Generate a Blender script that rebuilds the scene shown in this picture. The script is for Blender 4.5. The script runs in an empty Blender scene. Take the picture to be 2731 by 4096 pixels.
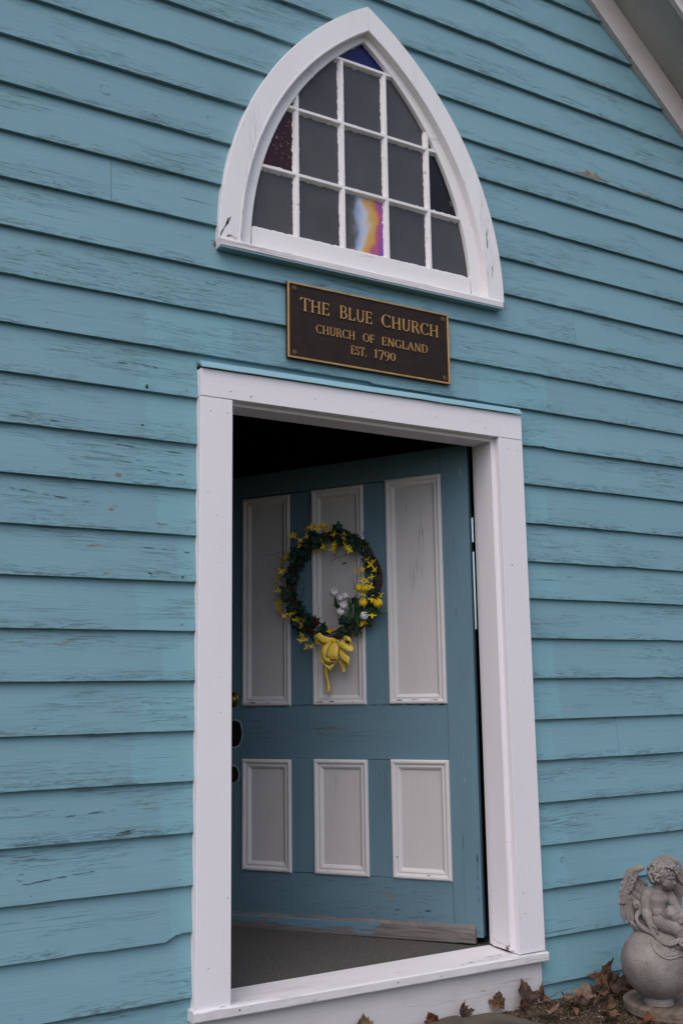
import bpy, bmesh, math, random
from mathutils import Vector, Matrix, noise
R_ = math.radians
rng = random.Random(7)
SC = bpy.context.scene
COL = SC.collection

# ------------------------------------------------------------------ camera, sky, sun, exposure
cd = bpy.data.cameras.new('camera'); cam = bpy.data.objects.new('camera', cd); COL.objects.link(cam)
cd.sensor_fit = 'VERTICAL'; cd.sensor_height = 36.0; cd.sensor_width = 24.0; cd.lens = 36.526
cd.clip_start = 0.05; cd.clip_end = 1500
Rm = Matrix(((0.8574484, -0.0752190, -0.5090426), (-0.5143803, -0.1521467, -0.8439575), (-0.0139675, 0.9854915, -0.1691491)))
cam.matrix_world = Matrix.Translation((0, -3.21, 1.27)) @ Rm.to_4x4()
SC.camera = cam

W = bpy.data.worlds.new('World'); SC.world = W; W.use_nodes = True
nt = W.node_tree; nt.nodes.clear()
sky = nt.nodes.new('ShaderNodeTexSky'); sky.sky_type = 'NISHITA'; sky.sun_disc = False
SUN_EL, SUN_AZ = 56.0, 228.0            # degrees; azimuth measured from +Y towards +X
sky.sun_elevation = R_(SUN_EL); sky.sun_rotation = R_(SUN_AZ)
sky.air_density = 1.0; sky.dust_density = 3.0; sky.ozone_density = 1.0
hs = nt.nodes.new('ShaderNodeHueSaturation'); hs.inputs['Saturation'].default_value = 0.86; hs.inputs['Value'].default_value = 1.0
bg = nt.nodes.new('ShaderNodeBackground'); bg.inputs['Strength'].default_value = 0.135
wo = nt.nodes.new('ShaderNodeOutputWorld')
nt.links.new(sky.outputs[0], hs.inputs['Color']); nt.links.new(hs.outputs[0], bg.inputs['Color']); nt.links.new(bg.outputs[0], wo.inputs[0])
ld = bpy.data.lights.new('sun', 'SUN'); ld.energy = 1.15; ld.angle = R_(70); ld.color = (1.0, 0.985, 0.975)
sun = bpy.data.objects.new('sun', ld); COL.objects.link(sun)
az, el = R_(SUN_AZ), R_(SUN_EL)
sd = Vector((math.sin(az) * math.cos(el), math.cos(az) * math.cos(el), math.sin(el)))
sun.rotation_euler = sd.to_track_quat('Z', 'Y').to_euler(); sun.location = (0, -6, 9)
SC.render.engine = 'CYCLES'
SC.view_settings.view_transform = 'Standard'; SC.view_settings.look = 'None'
SC.view_settings.exposure = 0.35; SC.view_settings.gamma = 1.0; SC.view_settings.use_curve_mapping = False

# ------------------------------------------------------------------ material helpers
class G:
    def __init__(s, name):
        s.m = bpy.data.materials.new(name); s.m.use_nodes = True; s.t = s.m.node_tree; s.t.nodes.clear()
        s.out = s.n('ShaderNodeOutputMaterial'); s.b = s.n('ShaderNodeBsdfPrincipled'); s.l(s.b.outputs[0], s.out.inputs[0])
    def n(s, k, **kw):
        x = s.t.nodes.new(k)
        for a, v in kw.items(): setattr(x, a, v)
        return x
    def l(s, a, b): s.t.links.new(a, b)
    def put(s, sock, v):
        if hasattr(v, 'is_output'): s.l(v, sock)
        elif isinstance(v, (tuple, list)) and len(v) == 3 and sock.type == 'RGBA': sock.default_value = (*v, 1)
        else: sock.default_value = v
    def math(s, op, a, b=0.0, c=0.0, clamp=False):
        x = s.n('ShaderNodeMath', operation=op); x.use_clamp = clamp
        s.put(x.inputs[0], a); s.put(x.inputs[1], b); s.put(x.inputs[2], c); return x.outputs[0]
    def mix(s, f, a, b, bt='MIX'):
        x = s.n('ShaderNodeMix', data_type='RGBA', blend_type=bt)
        s.put(x.inputs[0], f); s.put(x.inputs[6], a); s.put(x.inputs[7], b); return x.outputs[2]
    def ramp(s, v, lo, hi):
        x = s.n('ShaderNodeMapRange'); x.clamp = True
        s.put(x.inputs[0], v); x.inputs[1].default_value = lo; x.inputs[2].default_value = hi; return x.outputs[0]
    def noise(s, vec, sc=(1, 1, 1), off=(0, 0, 0), detail=3, rough=.55, dist=0.0, scale=1.0):
        mp = s.n('ShaderNodeMapping'); s.l(vec, mp.inputs[0]); mp.inputs['Scale'].default_value = sc; mp.inputs['Location'].default_value = off
        x = s.n('ShaderNodeTexNoise'); s.l(mp.outputs[0], x.inputs['Vector']); x.inputs['Scale'].default_value = scale
        x.inputs['Detail'].default_value = detail; x.inputs['Roughness'].default_value = rough; x.inputs['Distortion'].default_value = dist
        return x.outputs[0]
    def coord(s, rand=0.0):
        tc = s.n('ShaderNodeTexCoord'); v = tc.outputs['Object']
        if rand:
            oi = s.n('ShaderNodeObjectInfo'); va = s.n('ShaderNodeVectorMath', operation='ADD'); s.l(v, va.inputs[0])
            k = s.math('MULTIPLY', oi.outputs['Random'], rand); cb = s.n('ShaderNodeCombineXYZ')
            s.l(k, cb.inputs[0]); s.l(k, cb.inputs[1]); s.l(k, cb.inputs[2]); s.l(cb.outputs[0], va.inputs[1]); s.rnd = oi.outputs['Random']; s.raw = v
            return va.outputs[0]
        s.raw = v; return v
    def bump(s, h, strength=.4, dist=.002, nrm=None):
        x = s.n('ShaderNodeBump'); x.inputs['Strength'].default_value = strength; x.inputs['Distance'].default_value = dist
        s.put(x.inputs['Height'], h)
        if nrm: s.l(nrm, x.inputs['Normal'])
        return x.outputs[0]
    def fin(s, col, rough=.6, nrm=None, spec=.35, metal=0.0):
        s.put(s.b.inputs['Base Color'], col); s.put(s.b.inputs['Roughness'], rough); s.put(s.b.inputs['Specular IOR Level'], spec); s.put(s.b.inputs['Metallic'], metal)
        if nrm: s.l(nrm, s.b.inputs['Normal'])
        return s.m

def ax(a, g, c):       # scale triple with the grain along axis a ('x','y','z')
    return {'x': (g, c, c), 'y': (c, g, c), 'z': (c, c, g)}[a]

def paint(name, base, grain='x', crack=.5, under=(.12, .10, .085), tan=(.36, .25, .18), chip=.5, fresh=None, tone=.10, rough=.55, relief=.5, rand=53.0, dirt=0.0, dotty=0.0, cs=.7, edge=False):
    """weathered oil paint on boards: brush and grain relief, alligator cracks along the grain, chips to bare wood"""
    g = G(name); v = g.coord(rand)
    slow = g.noise(v, ax(grain, .9, 3.5), detail=4)
    fine = g.noise(v, ax(grain, 16, 190), (3, 1, 7), detail=4, rough=.65, dist=.5); iso = g.noise(v, (210, 210, 210), (1, 1, 6), detail=3, rough=.7)
    grainN = g.noise(v, ax(grain, 2.2, 75), (1, 5, 2), detail=6, rough=.65, dist=.35)
    area = g.noise(v, ax(grain, 1.6, 9.0), (9, 2, 4), detail=3)
    amask = g.ramp(area, .60 - .17 * crack, .72 - .12 * crack)
    c1 = g.ramp(g.noise(v, ax(grain, 6, 330), (2, 8, 1), detail=4, rough=.6, dist=.8), .59, .65)
    c2 = g.ramp(g.noise(v, ax(grain, 14, 420), (5, 3, 9), detail=2, rough=.5, dist=.6), .62, .70)
    cr = g.math('MULTIPLY', g.math('MAXIMUM', c1, c2), amask, clamp=True)
    # rarer single splits anywhere on the board
    s1 = g.ramp(g.noise(v, ax(grain, 3.0, 230), (12, 4, 3), detail=3, dist=.9), .69, .73)
    s1 = g.math('MULTIPLY', s1, g.ramp(g.noise(v, ax(grain, 2.1, 6), (6, 6, 1), detail=1), .5, .6))
    cr = g.math('MAXIMUM', cr, s1)
    chipN = g.noise(v, ax(grain, 6, 42), (7, 7, 3), detail=5, rough=.6)
    if edge:        # wear gathers along the lower edge of every board
        tg = g.n('ShaderNodeTexCoord'); sg = g.n('ShaderNodeSeparateXYZ'); g.l(tg.outputs['Generated'], sg.inputs[0])
        em = g.math('MULTIPLY', g.math('SUBTRACT', 1.0, g.ramp(sg.outputs[2], .03, .20)), g.ramp(g.noise(v, (3.5, 2, 2), (3, 8, 8), detail=2), .42, .56))
        ec = g.math('MULTIPLY', g.ramp(g.noise(v, (16, 60, 150), (8, 8, 2), detail=4, rough=.65, dist=1.2), .53, .60), em)
        cr = g.math('MAXIMUM', cr, g.math('MULTIPLY', ec, .75))
    cm = g.math('MULTIPLY', g.ramp(chipN, .70 - .09 * chip, .715 - .09 * chip), g.ramp(area, .52, .60))
    col = g.mix(g.ramp(slow, .25, .75), tuple(c * (1 - tone) for c in base), tuple(min(1, c * (1 + tone)) for c in base))
    col = g.mix(g.math('MULTIPLY', g.ramp(fine, .3, .8), .07), col, tuple(min(1, c * 1.35) for c in base))
    if fresh:
        sx = g.n('ShaderNodeSeparateXYZ'); g.l(g.raw, sx.inputs[0])
        wob = g.math('MULTIPLY', g.math('SUBTRACT', g.noise(v, (1, 1, 26), (4, 4, 4), detail=2), .5), .05)
        r1 = g.math('MULTIPLY', g.math('SUBTRACT', g.rnd, .5), .20)
        le = g.math('ADD', g.math('ADD', g.math('ADD', sx.outputs[0], wob), r1), 0)
        m1 = g.math('MULTIPLY', g.ramp(le, 1.236, 1.244), g.math('LESS_THAN', sx.outputs[0], 1.5))
        re = g.math('SUBTRACT', g.math('ADD', sx.outputs[0], wob), r1)
        m2 = g.math('MULTIPLY', g.math('SUBTRACT', 1.0, g.ramp(re, 2.90, 2.91)), g.math('GREATER_THAN', sx.outputs[0], 2.6))
        mm = g.math('MULTIPLY', g.math('MAXIMUM', m1, m2), g.math('LESS_THAN', sx.outputs[2], 2.60))
        col = g.mix(g.math('MULTIPLY', mm, .65), col, fresh)
    if dirt:
        dn = g.ramp(g.noise(v, ax(grain, 2.5, 9), (8, 1, 5), detail=5, rough=.7), .48, .75)
        col = g.mix(g.math('MULTIPLY', dn, dirt), col, (.22, .19, .17))
    if dotty:
        dd = g.ramp(g.noise(v, (55, 55, 55), (1, 9, 2), detail=2), .74, .78)
        col = g.mix(g.math('MULTIPLY', dd, dotty), col, under)
    tanm = g.ramp(g.noise(v, (3, 3, 9), (2, 2, 8), detail=1), .50, .60)
    col = g.mix(cm, col, g.mix(tanm, under, tan))
    col = g.mix(g.math('MULTIPLY', cr, cs), col, g.mix(tanm, under, tuple((a + b) * .45 for a, b in zip(under, tan))))
    h = g.math('ADD', g.math('ADD', g.math('MULTIPLY', grainN, .42), g.math('MULTIPLY', fine, .14)), g.math('MULTIPLY', iso, .09))
    h = g.math('ADD', h, g.math('MULTIPLY', area, .6))
    h = g.math('SUBTRACT', h, g.math('MULTIPLY', cr, 1.6)); h = g.math('SUBTRACT', h, g.math('MULTIPLY', cm, .8))
    return g.fin(col, g.math('ADD', rough - .06, g.math('MULTIPLY', slow, .2)), g.bump(h, relief, .0032), .30)

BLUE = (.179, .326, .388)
M = {}
M['siding'] = paint('weathered_blue_siding', BLUE, 'x', .55, chip=.30, fresh=(.186, .368, .428), tone=.07, relief=.62, under=(.045,.065,.078), cs=.64, tan=(.26, .19, .15), edge=True)
M['siding_flash'] = paint('blue_drip_paint', (.215, .375, .440), 'x', .05, chip=.1, relief=.3)
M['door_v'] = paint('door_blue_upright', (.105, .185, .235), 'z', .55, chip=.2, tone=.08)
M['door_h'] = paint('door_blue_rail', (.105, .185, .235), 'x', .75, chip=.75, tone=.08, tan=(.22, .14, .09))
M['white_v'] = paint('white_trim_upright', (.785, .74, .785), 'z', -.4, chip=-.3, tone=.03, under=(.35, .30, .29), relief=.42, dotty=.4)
M['white_h'] = paint('white_trim_level', (.785, .74, .785), 'x', -.2, chip=-.2, tone=.03, under=(.35, .30, .29), relief=.42, dotty=.4)
M['sill'] = paint('white_sill_worn', (.69, .655, .675), 'x', .34, chip=.55, tone=.05, under=(.17, .14, .13), tan=(.3, .24, .2), relief=.6, dirt=.18)
M['riser'] = paint('white_riser_stained', (.57, .54, .55), 'x', .4, chip=.25, tone=.07, under=(.25, .22, .2), relief=.5, dirt=.25)
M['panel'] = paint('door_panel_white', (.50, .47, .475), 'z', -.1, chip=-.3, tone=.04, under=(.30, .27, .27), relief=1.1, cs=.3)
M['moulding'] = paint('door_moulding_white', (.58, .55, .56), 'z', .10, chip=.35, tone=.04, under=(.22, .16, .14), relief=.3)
M['sash'] = paint('window_sash_white', (.79, .755, .775), 'x', .35, chip=.5, tone=.04, under=(.28, .24, .23), relief=.4)
M['arch'] = paint('arch_casing_white', (.78, .745, .77), 'z', .28, chip=.35, tone=.04, under=(.26, .22, .21), relief=.4)
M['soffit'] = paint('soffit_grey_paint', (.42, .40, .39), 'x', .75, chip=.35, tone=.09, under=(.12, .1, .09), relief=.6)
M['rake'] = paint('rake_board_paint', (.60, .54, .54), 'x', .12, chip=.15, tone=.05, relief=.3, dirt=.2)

def simple(name, col, rough=.7, var=.15, sc=12, bump=.3, bsc=60, metal=0., spec=.3, rand=19., bd=.002):
    g = G(name); v = g.coord(rand)
    n = g.noise(v, (sc,) * 3, detail=4); n2 = g.noise(v, (bsc,) * 3, (3, 3, 3), detail=4)
    c = g.mix(g.ramp(n, .3, .7), tuple(x * (1 - var) for x in col), tuple(min(1, x * (1 + var)) for x in col))
    return g.fin(c, rough, g.bump(n2, bump, bd), spec, metal)

def worn_strip():
    g = G('worn_kick_strip'); v = g.coord(0)
    sep = g.n('ShaderNodeSeparateXYZ'); g.l(v, sep.inputs[0])
    n = g.noise(v, (3.5, 3.5, 26), detail=5, rough=.65)
    # paint survives on the upper left of the strip and is worn off towards its foot and its hinge end
    k = g.math('ADD', n, g.math('MULTIPLY', g.math('SUBTRACT', sep.outputs[2], .322), 3.2))
    k = g.math('SUBTRACT', k, g.math('MULTIPLY', g.ramp(g.math('ADD', sep.outputs[2], g.math('MULTIPLY', sep.outputs[0], -.0145)), .352, .356), .5))
    k = g.math('SUBTRACT', k, g.math('MULTIPLY', g.ramp(sep.outputs[0], -.45, -.25), .26))
    m = g.ramp(k, .465, .50)
    wood = g.mix(g.ramp(g.noise(v, (6, 6, 190), (3, 2, 1), detail=4), .3, .7), (.08, .070, .070), (.215, .19, .185))
    wood = g.mix(g.ramp(g.noise(v, (9, 9, 30), (1, 1, 4), detail=3), .6, .66), wood, (.20, .15, .125))
    c = g.mix(m, wood, (.11, .20, .265))
    return g.fin(c, .75, g.bump(g.math('ADD', g.math('MULTIPLY', m, .8), n), .5, .003), .2)
M['kick'] = worn_strip()

def pane_mat(name, col, rough=.12, var=.06, specks=.0):
    g = G(name); v = g.coord(11)
    c = g.mix(g.ramp(g.noise(v, (5, 5, 5), detail=3), .3, .7), tuple(x * (1 - var) for x in col), tuple(x * (1 + var) for x in col))
    sp = g.ramp(g.noise(v, (130, 130, 130), detail=2, rough=.7), .745, .77)
    c = g.mix(g.math('MULTIPLY', sp, .55 + specks), c, (.45, .43, .43))
    if specks:
        fl = g.math('MULTIPLY', g.ramp(g.noise(v, (60, 60, 90), (4, 4, 4), detail=5, rough=.75), .60, .64), g.ramp(g.noise(v, (7, 7, 7), (2, 6, 1), detail=2), .50, .62))
        c = g.mix(fl, c, (.50, .46, .47))
    return g.fin(c, rough, g.bump(g.noise(v, (7, 7, 7), (2, 2, 2), detail=2), .12, .01), .28)
M['pane'] = pane_mat('smoke_grey_glass', (.072, .067, .074), .14, .13)
M['pane_red'] = pane_mat('dark_red_glass', (.038, .007, .010), .25, .3, .4)
M['pane_black'] = pane_mat('black_glass', (.010, .009, .012), .2, .3, .4)
M['pane_blue'] = pane_mat('deep_blue_glass', (.008, .010, .085), .2, .2)
def irid():
    g = G('iridescent_film_glass'); v = g.coord(0)
    sep = g.n('ShaderNodeSeparateXYZ'); g.l(v, sep.inputs[0])
    n = g.math('MULTIPLY', g.math('SUBTRACT', g.noise(v, (7, 7, 5), detail=5, rough=.5), .5), .16)
    # film thickness grows to the right and towards the top
    t = g.math('ADD', g.math('SUBTRACT', g.math('SUBTRACT', sep.outputs[0], 1.985), g.math('MULTIPLY', g.math('SUBTRACT', 2.953, sep.outputs[2]), -.16)), n)
    t = g.math('DIVIDE', t, .165)
    cr = g.n('ShaderNodeValToRGB'); g.l(t, cr.inputs[0]); e = cr.color_ramp.elements
    pts = [(0, (.05, .045, .04)), (.18, (.09, .085, .075)), (.30, (.30, .36, .58)), (.42, (.52, .54, .62)), (.53, (.60, .36, .12)), (.62, (.60, .30, .05)), (.72, (.42, .09, .16)), (.86, (.26, .05, .36)), (1.0, (.08, .08, .42))]
    e[0].position = 0; e[0].color = (*pts[0][1], 1); e[1].position = 1; e[1].color = (*pts[-1][1], 1)
    for p, c in pts[1:-1]:
        q = e.new(p); q.color = (*c, 1)
    grit = g.ramp(g.noise(v, (90, 90, 60), (2, 2, 2), detail=4, rough=.7), .62, .70)
    c = g.mix(g.math('MULTIPLY', grit, .5), cr.outputs[0], (.40, .34, .33))
    return g.fin(c, .3, None, .5)
M['pane_film'] = irid()
M['bronze_field'] = simple('leathery_brown_plaque_field', (.024, .0135, .0115), .60, .25, 20, 1.0, 170, 0, .22, bd=.0016)
M['bronze_gold'] = simple('gold_plaque_relief', (.55, .30, .105), .38, .18, 40, .3, 200, .55, .5)
M['bronze_dull'] = simple('dull_bronze_screw', (.15, .085, .04), .5, .3, 60, .4, 200, .4, .4)
M['iron'] = simple('black_iron', (.012, .011, .011), .45, .3, 30, .3, 90)
M['brass'] = simple('old_brass', (.17, .11, .035), .3, .3, 30, .2, 90, .9)
M['rust'] = simple('rusty_hinge', (.16, .085, .05), .8, .4, 60, .6, 180)
M['hole'] = simple('dark_nail_hole', (.05, .04, .038), .9)
M['split'] = simple('dark_paint_split', (.035, .030, .034), .9)
M['bare'] = simple('bare_tan_wood', (.24, .185, .15), .85, .35, 30, .8, 150)
M['bluecrack'] = simple('blue_black_crack', (.045, .070, .085), .9)
M['nailpaint'] = simple('painted_nail_head', (.16, .30, .36), .5)
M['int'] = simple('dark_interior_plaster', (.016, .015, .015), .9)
M['roofing'] = simple('grey_roof_shingles', (.07, .07, .07), .9, .3, 8, .6, 60)
M['rimpaint'] = simple('chipped_pale_paint', (.30, .38, .42), .6, .2, 60)
def carpet():
    g = G('grey_door_carpet'); v = g.coord(0)
    n = g.noise(v, (190, 190, 190), detail=3, rough=.7); n2 = g.noise(v, (5, 5, 5), detail=3)
    c = g.mix(g.ramp(n, .35, .68), (.030, .028, .027), (.185, .175, .168)); c = g.mix(g.math('MULTIPLY', g.ramp(n2, .4, .7), .25), c, (.12, .095, .075))
    return g.fin(c, .95, g.bump(n, 1.0, .006), .1)
M['carpet'] = carpet()
def concrete():
    g = G('cast_concrete'); v = g.coord(0)
    n = g.noise(v, (9, 9, 9), detail=5, rough=.6); n2 = g.noise(v, (130, 130, 130), (3, 1, 2), detail=4, rough=.65)
    c = g.mix(g.ramp(n, .3, .7), (.150, .130, .122), (.290, .260, .248)); c = g.mix(g.math('MULTIPLY', g.ramp(n2, .62, .7), .4), c, (.42, .38, .35))
    pits = g.ramp(g.noise(v, (75, 75, 75), (6, 2, 9), detail=3, rough=.7), .58, .68); c = g.mix(g.math('MULTIPLY', pits, .45), c, (.085, .070, .062))
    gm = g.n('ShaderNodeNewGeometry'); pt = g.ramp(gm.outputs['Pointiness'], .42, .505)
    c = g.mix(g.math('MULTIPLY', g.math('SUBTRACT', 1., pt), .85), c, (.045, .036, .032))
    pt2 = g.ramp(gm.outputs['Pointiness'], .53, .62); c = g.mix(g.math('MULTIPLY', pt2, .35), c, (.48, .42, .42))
    return g.fin(c, .88, g.bump(g.math('ADD', g.math('MULTIPLY', n2, 1.0), g.math('MULTIPLY', n, .8)), 1.0, .0026), .2)
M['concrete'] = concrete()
def soil():
    g = G('leaf_mould_soil'); v = g.coord(0)
    n = g.noise(v, (26, 26, 26), detail=6, rough=.7); n2 = g.noise(v, (110, 110, 110), (2, 2, 2), detail=4, rough=.7); n3 = g.noise(v, (.5, .5, .5), (1, 4, 2), detail=4)
    near = g.mix(g.ramp(n, .3, .7), (.030, .020, .014), (.115, .080, .055)); near = g.mix(g.math('MULTIPLY', g.ramp(n2, .6, .7), .6), near, (.20, .155, .11))
    far = g.mix(g.ramp(n3, .35, .65), (.05, .055, .025), (.115, .10, .05))
    ln = g.n('ShaderNodeVectorMath', operation='DISTANCE'); g.l(v, ln.inputs[0]); ln.inputs[1].default_value = (2.8, 0, .1)
    return g.fin(g.mix(g.ramp(ln.outputs['Value'], .8, 2.2), near, far), .95, g.bump(g.math('ADD', n, n2), 1.0, .02), .15)
M['soil'] = soil()
M['stone'] = simple('mossy_step_stone', (.085, .068, .052), .9, .35, 9, .8, 55, bd=.006)
M['plywood'] = None
def ply():
    g = G('weathered_plywood'); v = g.coord(0)
    n = g.noise(v, (3, 40, 60), detail=5, dist=.4)
    return g.fin(g.mix(g.ramp(n, .3, .7), (.105, .078, .062), (.24, .185, .15)), .85, g.bump(n, .5, .003), .2)
M['plywood'] = ply()
def leafm(name, a, b):
    g = G(name); tc = g.n('ShaderNodeTexCoord'); v = tc.outputs['Object']
    n = g.noise(v, (22, 22, 22), detail=5, rough=.6)
    c = g.mix(g.ramp(n, .32, .68), a, b)
    sp = g.ramp(g.noise(v, (90, 90, 90), (3, 3, 3), detail=3), .60, .7); c = g.mix(g.math('MULTIPLY', sp, .5), c, tuple(x * .35 for x in a))
    return g.fin(c, .75, g.bump(n, .7, .004), .25)
M['leaf_brown'] = leafm('dead_leaf_brown', (.060, .030, .018), (.17, .095, .055))
M['leaf_dark'] = leafm('dead_leaf_dark', (.035, .020, .016), (.105, .060, .045))
M['leaf_pale'] = leafm('dead_leaf_pale', (.10, .062, .044), (.26, .18, .13))
M['leaf_tan'] = leafm('dead_leaf_tan', (.085, .052, .028), (.27, .18, .10))
M['leaf_rust'] = leafm('dead_leaf_rust', (.07, .026, .013), (.19, .072, .032))
M['straw'] = simple('dry_straw', (.17, .125, .075), .85, .5, 9)
M['grassm'] = simple('sparse_green_grass', (.055, .075, .02), .8, .4, 9)
M['crumb'] = simple('leaf_crumbs', (.10, .058, .036), .9, .5, 20)
M['paintchip'] = simple('fallen_paint_chips', (.40, .39, .40), .7, .2)
M['vine'] = simple('grapevine_bark', (.060, .028, .016), .8, .5, 40, .8, 120)
M['ivy'] = simple('silk_ivy_green', (.010, .038, .018), .45, .5, 18)
M['ivy2'] = simple('silk_ivy_blue_green', (.010, .034, .034), .4, .4, 18)
M['blade'] = simple('silk_long_leaf_green', (.014, .058, .014), .45, .4, 18)
M['yellow'] = simple('silk_forsythia_yellow', (.80, .56, .008), .6, .18, 30)
M['tulip'] = simple('silk_tulip_yellow', (.80, .54, .012), .5, .15, 30)
M['whitefl'] = simple('silk_white_petals', (.66, .66, .68), .5, .10, 30)
M['brownleaf'] = simple('silk_brown_leaf', (.060, .025, .018), .6, .35, 30)
def ribbon():
    g = G('yellow_dotted_ribbon'); tc = g.n('ShaderNodeTexCoord'); sp = g.n('ShaderNodeSeparateXYZ'); g.l(tc.outputs['UV'], sp.inputs[0])
    row = g.math('FLOOR', sp.outputs[1]); u = g.math('ADD', sp.outputs[0], g.math('MULTIPLY', g.math('MODULO', row, 2.0), .5))
    du = g.math('SUBTRACT', g.math('FRACT', u), .5); dv = g.math('SUBTRACT', g.math('FRACT', sp.outputs[1]), .5)
    d = g.math('SQRT', g.math('ADD', g.math('MULTIPLY', du, du), g.math('MULTIPLY', dv, dv)))
    m = g.math('LESS_THAN', d, .23)
    return g.fin(g.mix(m, (.80, .52, .004), (.86, .85, .62)), .5, None, .35)
M['ribbon'] = ribbon()

# ------------------------------------------------------------------ object helpers
def link(o): COL.objects.link(o); return o
def setp(o, parent):
    if parent is not None:
        o.parent = parent; o.matrix_parent_inverse = parent.get('_inv') and Matrix.Identity(4) or Matrix.Identity(4)
    return o
ROOTINV = {}
def tag(o, label=None, cat=None, group=None, kind=None):
    if label: o['label'] = label
    if cat: o['category'] = cat
    if group: o['group'] = group
    if kind: o['kind'] = kind
    return o
def empty(name, loc=(0, 0, 0), rz=0.0):
    o = link(bpy.data.objects.new(name, None)); o.location = loc; o.rotation_euler = (0, 0, rz); o.empty_display_size = .1; return o
def mobj(name, verts, faces, mat, parent=None, smooth=False, inv=None, mats=None, fm=None):
    me = bpy.data.meshes.new(name); me.from_pydata([tuple(v) for v in verts], [], faces)
    for m_ in (mats or [mat]): me.materials.append(m_)
    if fm: me.polygons.foreach_set('material_index', fm)
    if smooth: me.polygons.foreach_set('use_smooth', [True] * len(me.polygons))
    me.update(); o = link(bpy.data.objects.new(name, me))
    if parent is not None:
        o.parent = parent
        if inv is not None: o.matrix_parent_inverse = inv
    return o
def bmobj(name, bm, mat, parent=None, smooth=False, inv=None):
    bmesh.ops.recalc_face_normals(bm, faces=bm.faces)
    me = bpy.data.meshes.new(name); bm.to_mesh(me); bm.free(); me.materials.append(mat)
    if smooth: me.polygons.foreach_set('use_smooth', [True] * len(me.polygons))
    o = link(bpy.data.objects.new(name, me))
    if parent is not None:
        o.parent = parent
        if inv is not None: o.matrix_parent_inverse = inv
    return o
def prism(bm, pts2, a0, a1, plane='xz', tr=None, bev=0.0):
    """extrude a polygon between a0 and a1; plane xz -> depth is y; plane xy -> depth is z; plane yz -> depth is x"""
    def P(p, a):
        q = {'xz': (p[0], a, p[1]), 'xy': (p[0], p[1], a), 'yz': (a, p[0], p[1])}[plane]
        return tr(q) if tr else q
    A = [bm.verts.new(P(p, a0)) for p in pts2]; B = [bm.verts.new(P(p, a1)) for p in pts2]
    fs = [bm.faces.new(A), bm.faces.new(B[::-1])]; n = len(pts2)
    for i in range(n): fs.append(bm.faces.new((A[i], B[i], B[(i + 1) % n], A[(i + 1) % n])))
    if bev:
        es = list({e for f in fs for e in f.edges}); bmesh.ops.bevel(bm, geom=es, offset=bev, segments=2, affect='EDGES', profile=.5)
def rough_box(bm, x0, x1, y0, y1, z0, z1, bev=.0015, tr=None):
    prism(bm, [(x0, z0), (x1, z0), (x1, z1), (x0, z1)], y0, y1, 'xz', tr, bev)
def tube(verts, faces, pts, radii, seg=6, cap=True):
    base = len(verts); n = len(pts); pts = [Vector(p) for p in pts]; prev = None
    for i, p in enumerate(pts):
        t = (pts[min(i + 1, n - 1)] - pts[max(i - 1, 0)]).normalized()
        if prev is None:
            a = t.orthogonal().normalized()
        else:
            a = (prev - t * prev.dot(t)).normalized()
        prev = a; b_ = t.cross(a); r = radii[i] if hasattr(radii, '__len__') else radii
        for k in range(seg):
            an = 2 * math.pi * k / seg; verts.append(p + (a * math.cos(an) + b_ * math.sin(an)) * r)
    for i in range(n - 1):
        for k in range(seg):
            faces.append((base + i * seg + k, base + i * seg + (k + 1) % seg, base + (i + 1) * seg + (k + 1) % seg, base + (i + 1) * seg + k))
    if cap:
        faces.append(tuple(base + k for k in range(seg))[::-1]); faces.append(tuple(base + (n - 1) * seg + k for k in range(seg)))
def ellip(verts, faces, c, r, rot=None, nu=12, nv=8):
    base = len(verts); c = Vector(c)
    def add(x, y, z):
        v = Vector((x * r[0], y * r[1], z * r[2]))
        if rot is not None: v = rot @ v
        verts.append(c + v)
    add(0, 0, 1)
    for j in range(1, nv):
        ph = math.pi * j / nv
        for i in range(nu):
            t = 2 * math.pi * i / nu; add(math.sin(ph) * math.cos(t), math.sin(ph) * math.sin(t), math.cos(ph))
    add(0, 0, -1); last = len(verts) - 1
    for i in range(nu): faces.append((base, base + 1 + i, base + 1 + (i + 1) % nu))
    for j in range(nv - 2):
        for i in range(nu):
            a = base + 1 + j * nu + i; b_ = base + 1 + j * nu + (i + 1) % nu
            faces.append((a, a + nu, b_ + nu, b_))
    o = base + 1 + (nv - 2) * nu
    for i in range(nu): faces.append((o + i, last, o + (i + 1) % nu))

# ------------------------------------------------------------------ ground
gx = sorted(set([-80, -40, -20, -10, -5, -2, 0, 1, 1.5] + [1.8 + .04 * i for i in range(56)] + [4.5, 5, 7, 12, 25, 50, 90]))
gy = sorted(set([-90, -50, -25, -12, -6, -3, -2, -1.5] + [-1.2 + .04 * i for i in range(32)] + [.1, .3, 1, 4, 8, 15, 30, 60, 90]))
def gz(x, y):
    z = .095 - .03 * max(0, min(1, (x - 3.0) / 1.0))
    z -= .10 * max(0, min(1, (-y - .5) / 2.2))
    if 1.7 < x < 4.1 and -1.3 < y < .2: z += .012 * noise.noise(Vector((x * 6, y * 6, 0))) + .006 * noise.noise(Vector((x * 19, y * 19, 3)))
    return z
vs = [(x, y, gz(x, y)) for y in gy for x in gx]; nx = len(gx)
fs = [(j * nx + i, j * nx + i + 1, (j + 1) * nx + i + 1, (j + 1) * nx + i) for j in range(len(gy) - 1) for i in range(nx - 1)]
tag(mobj('ground', vs, fs, M['soil'], smooth=True), kind='structure')

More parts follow.
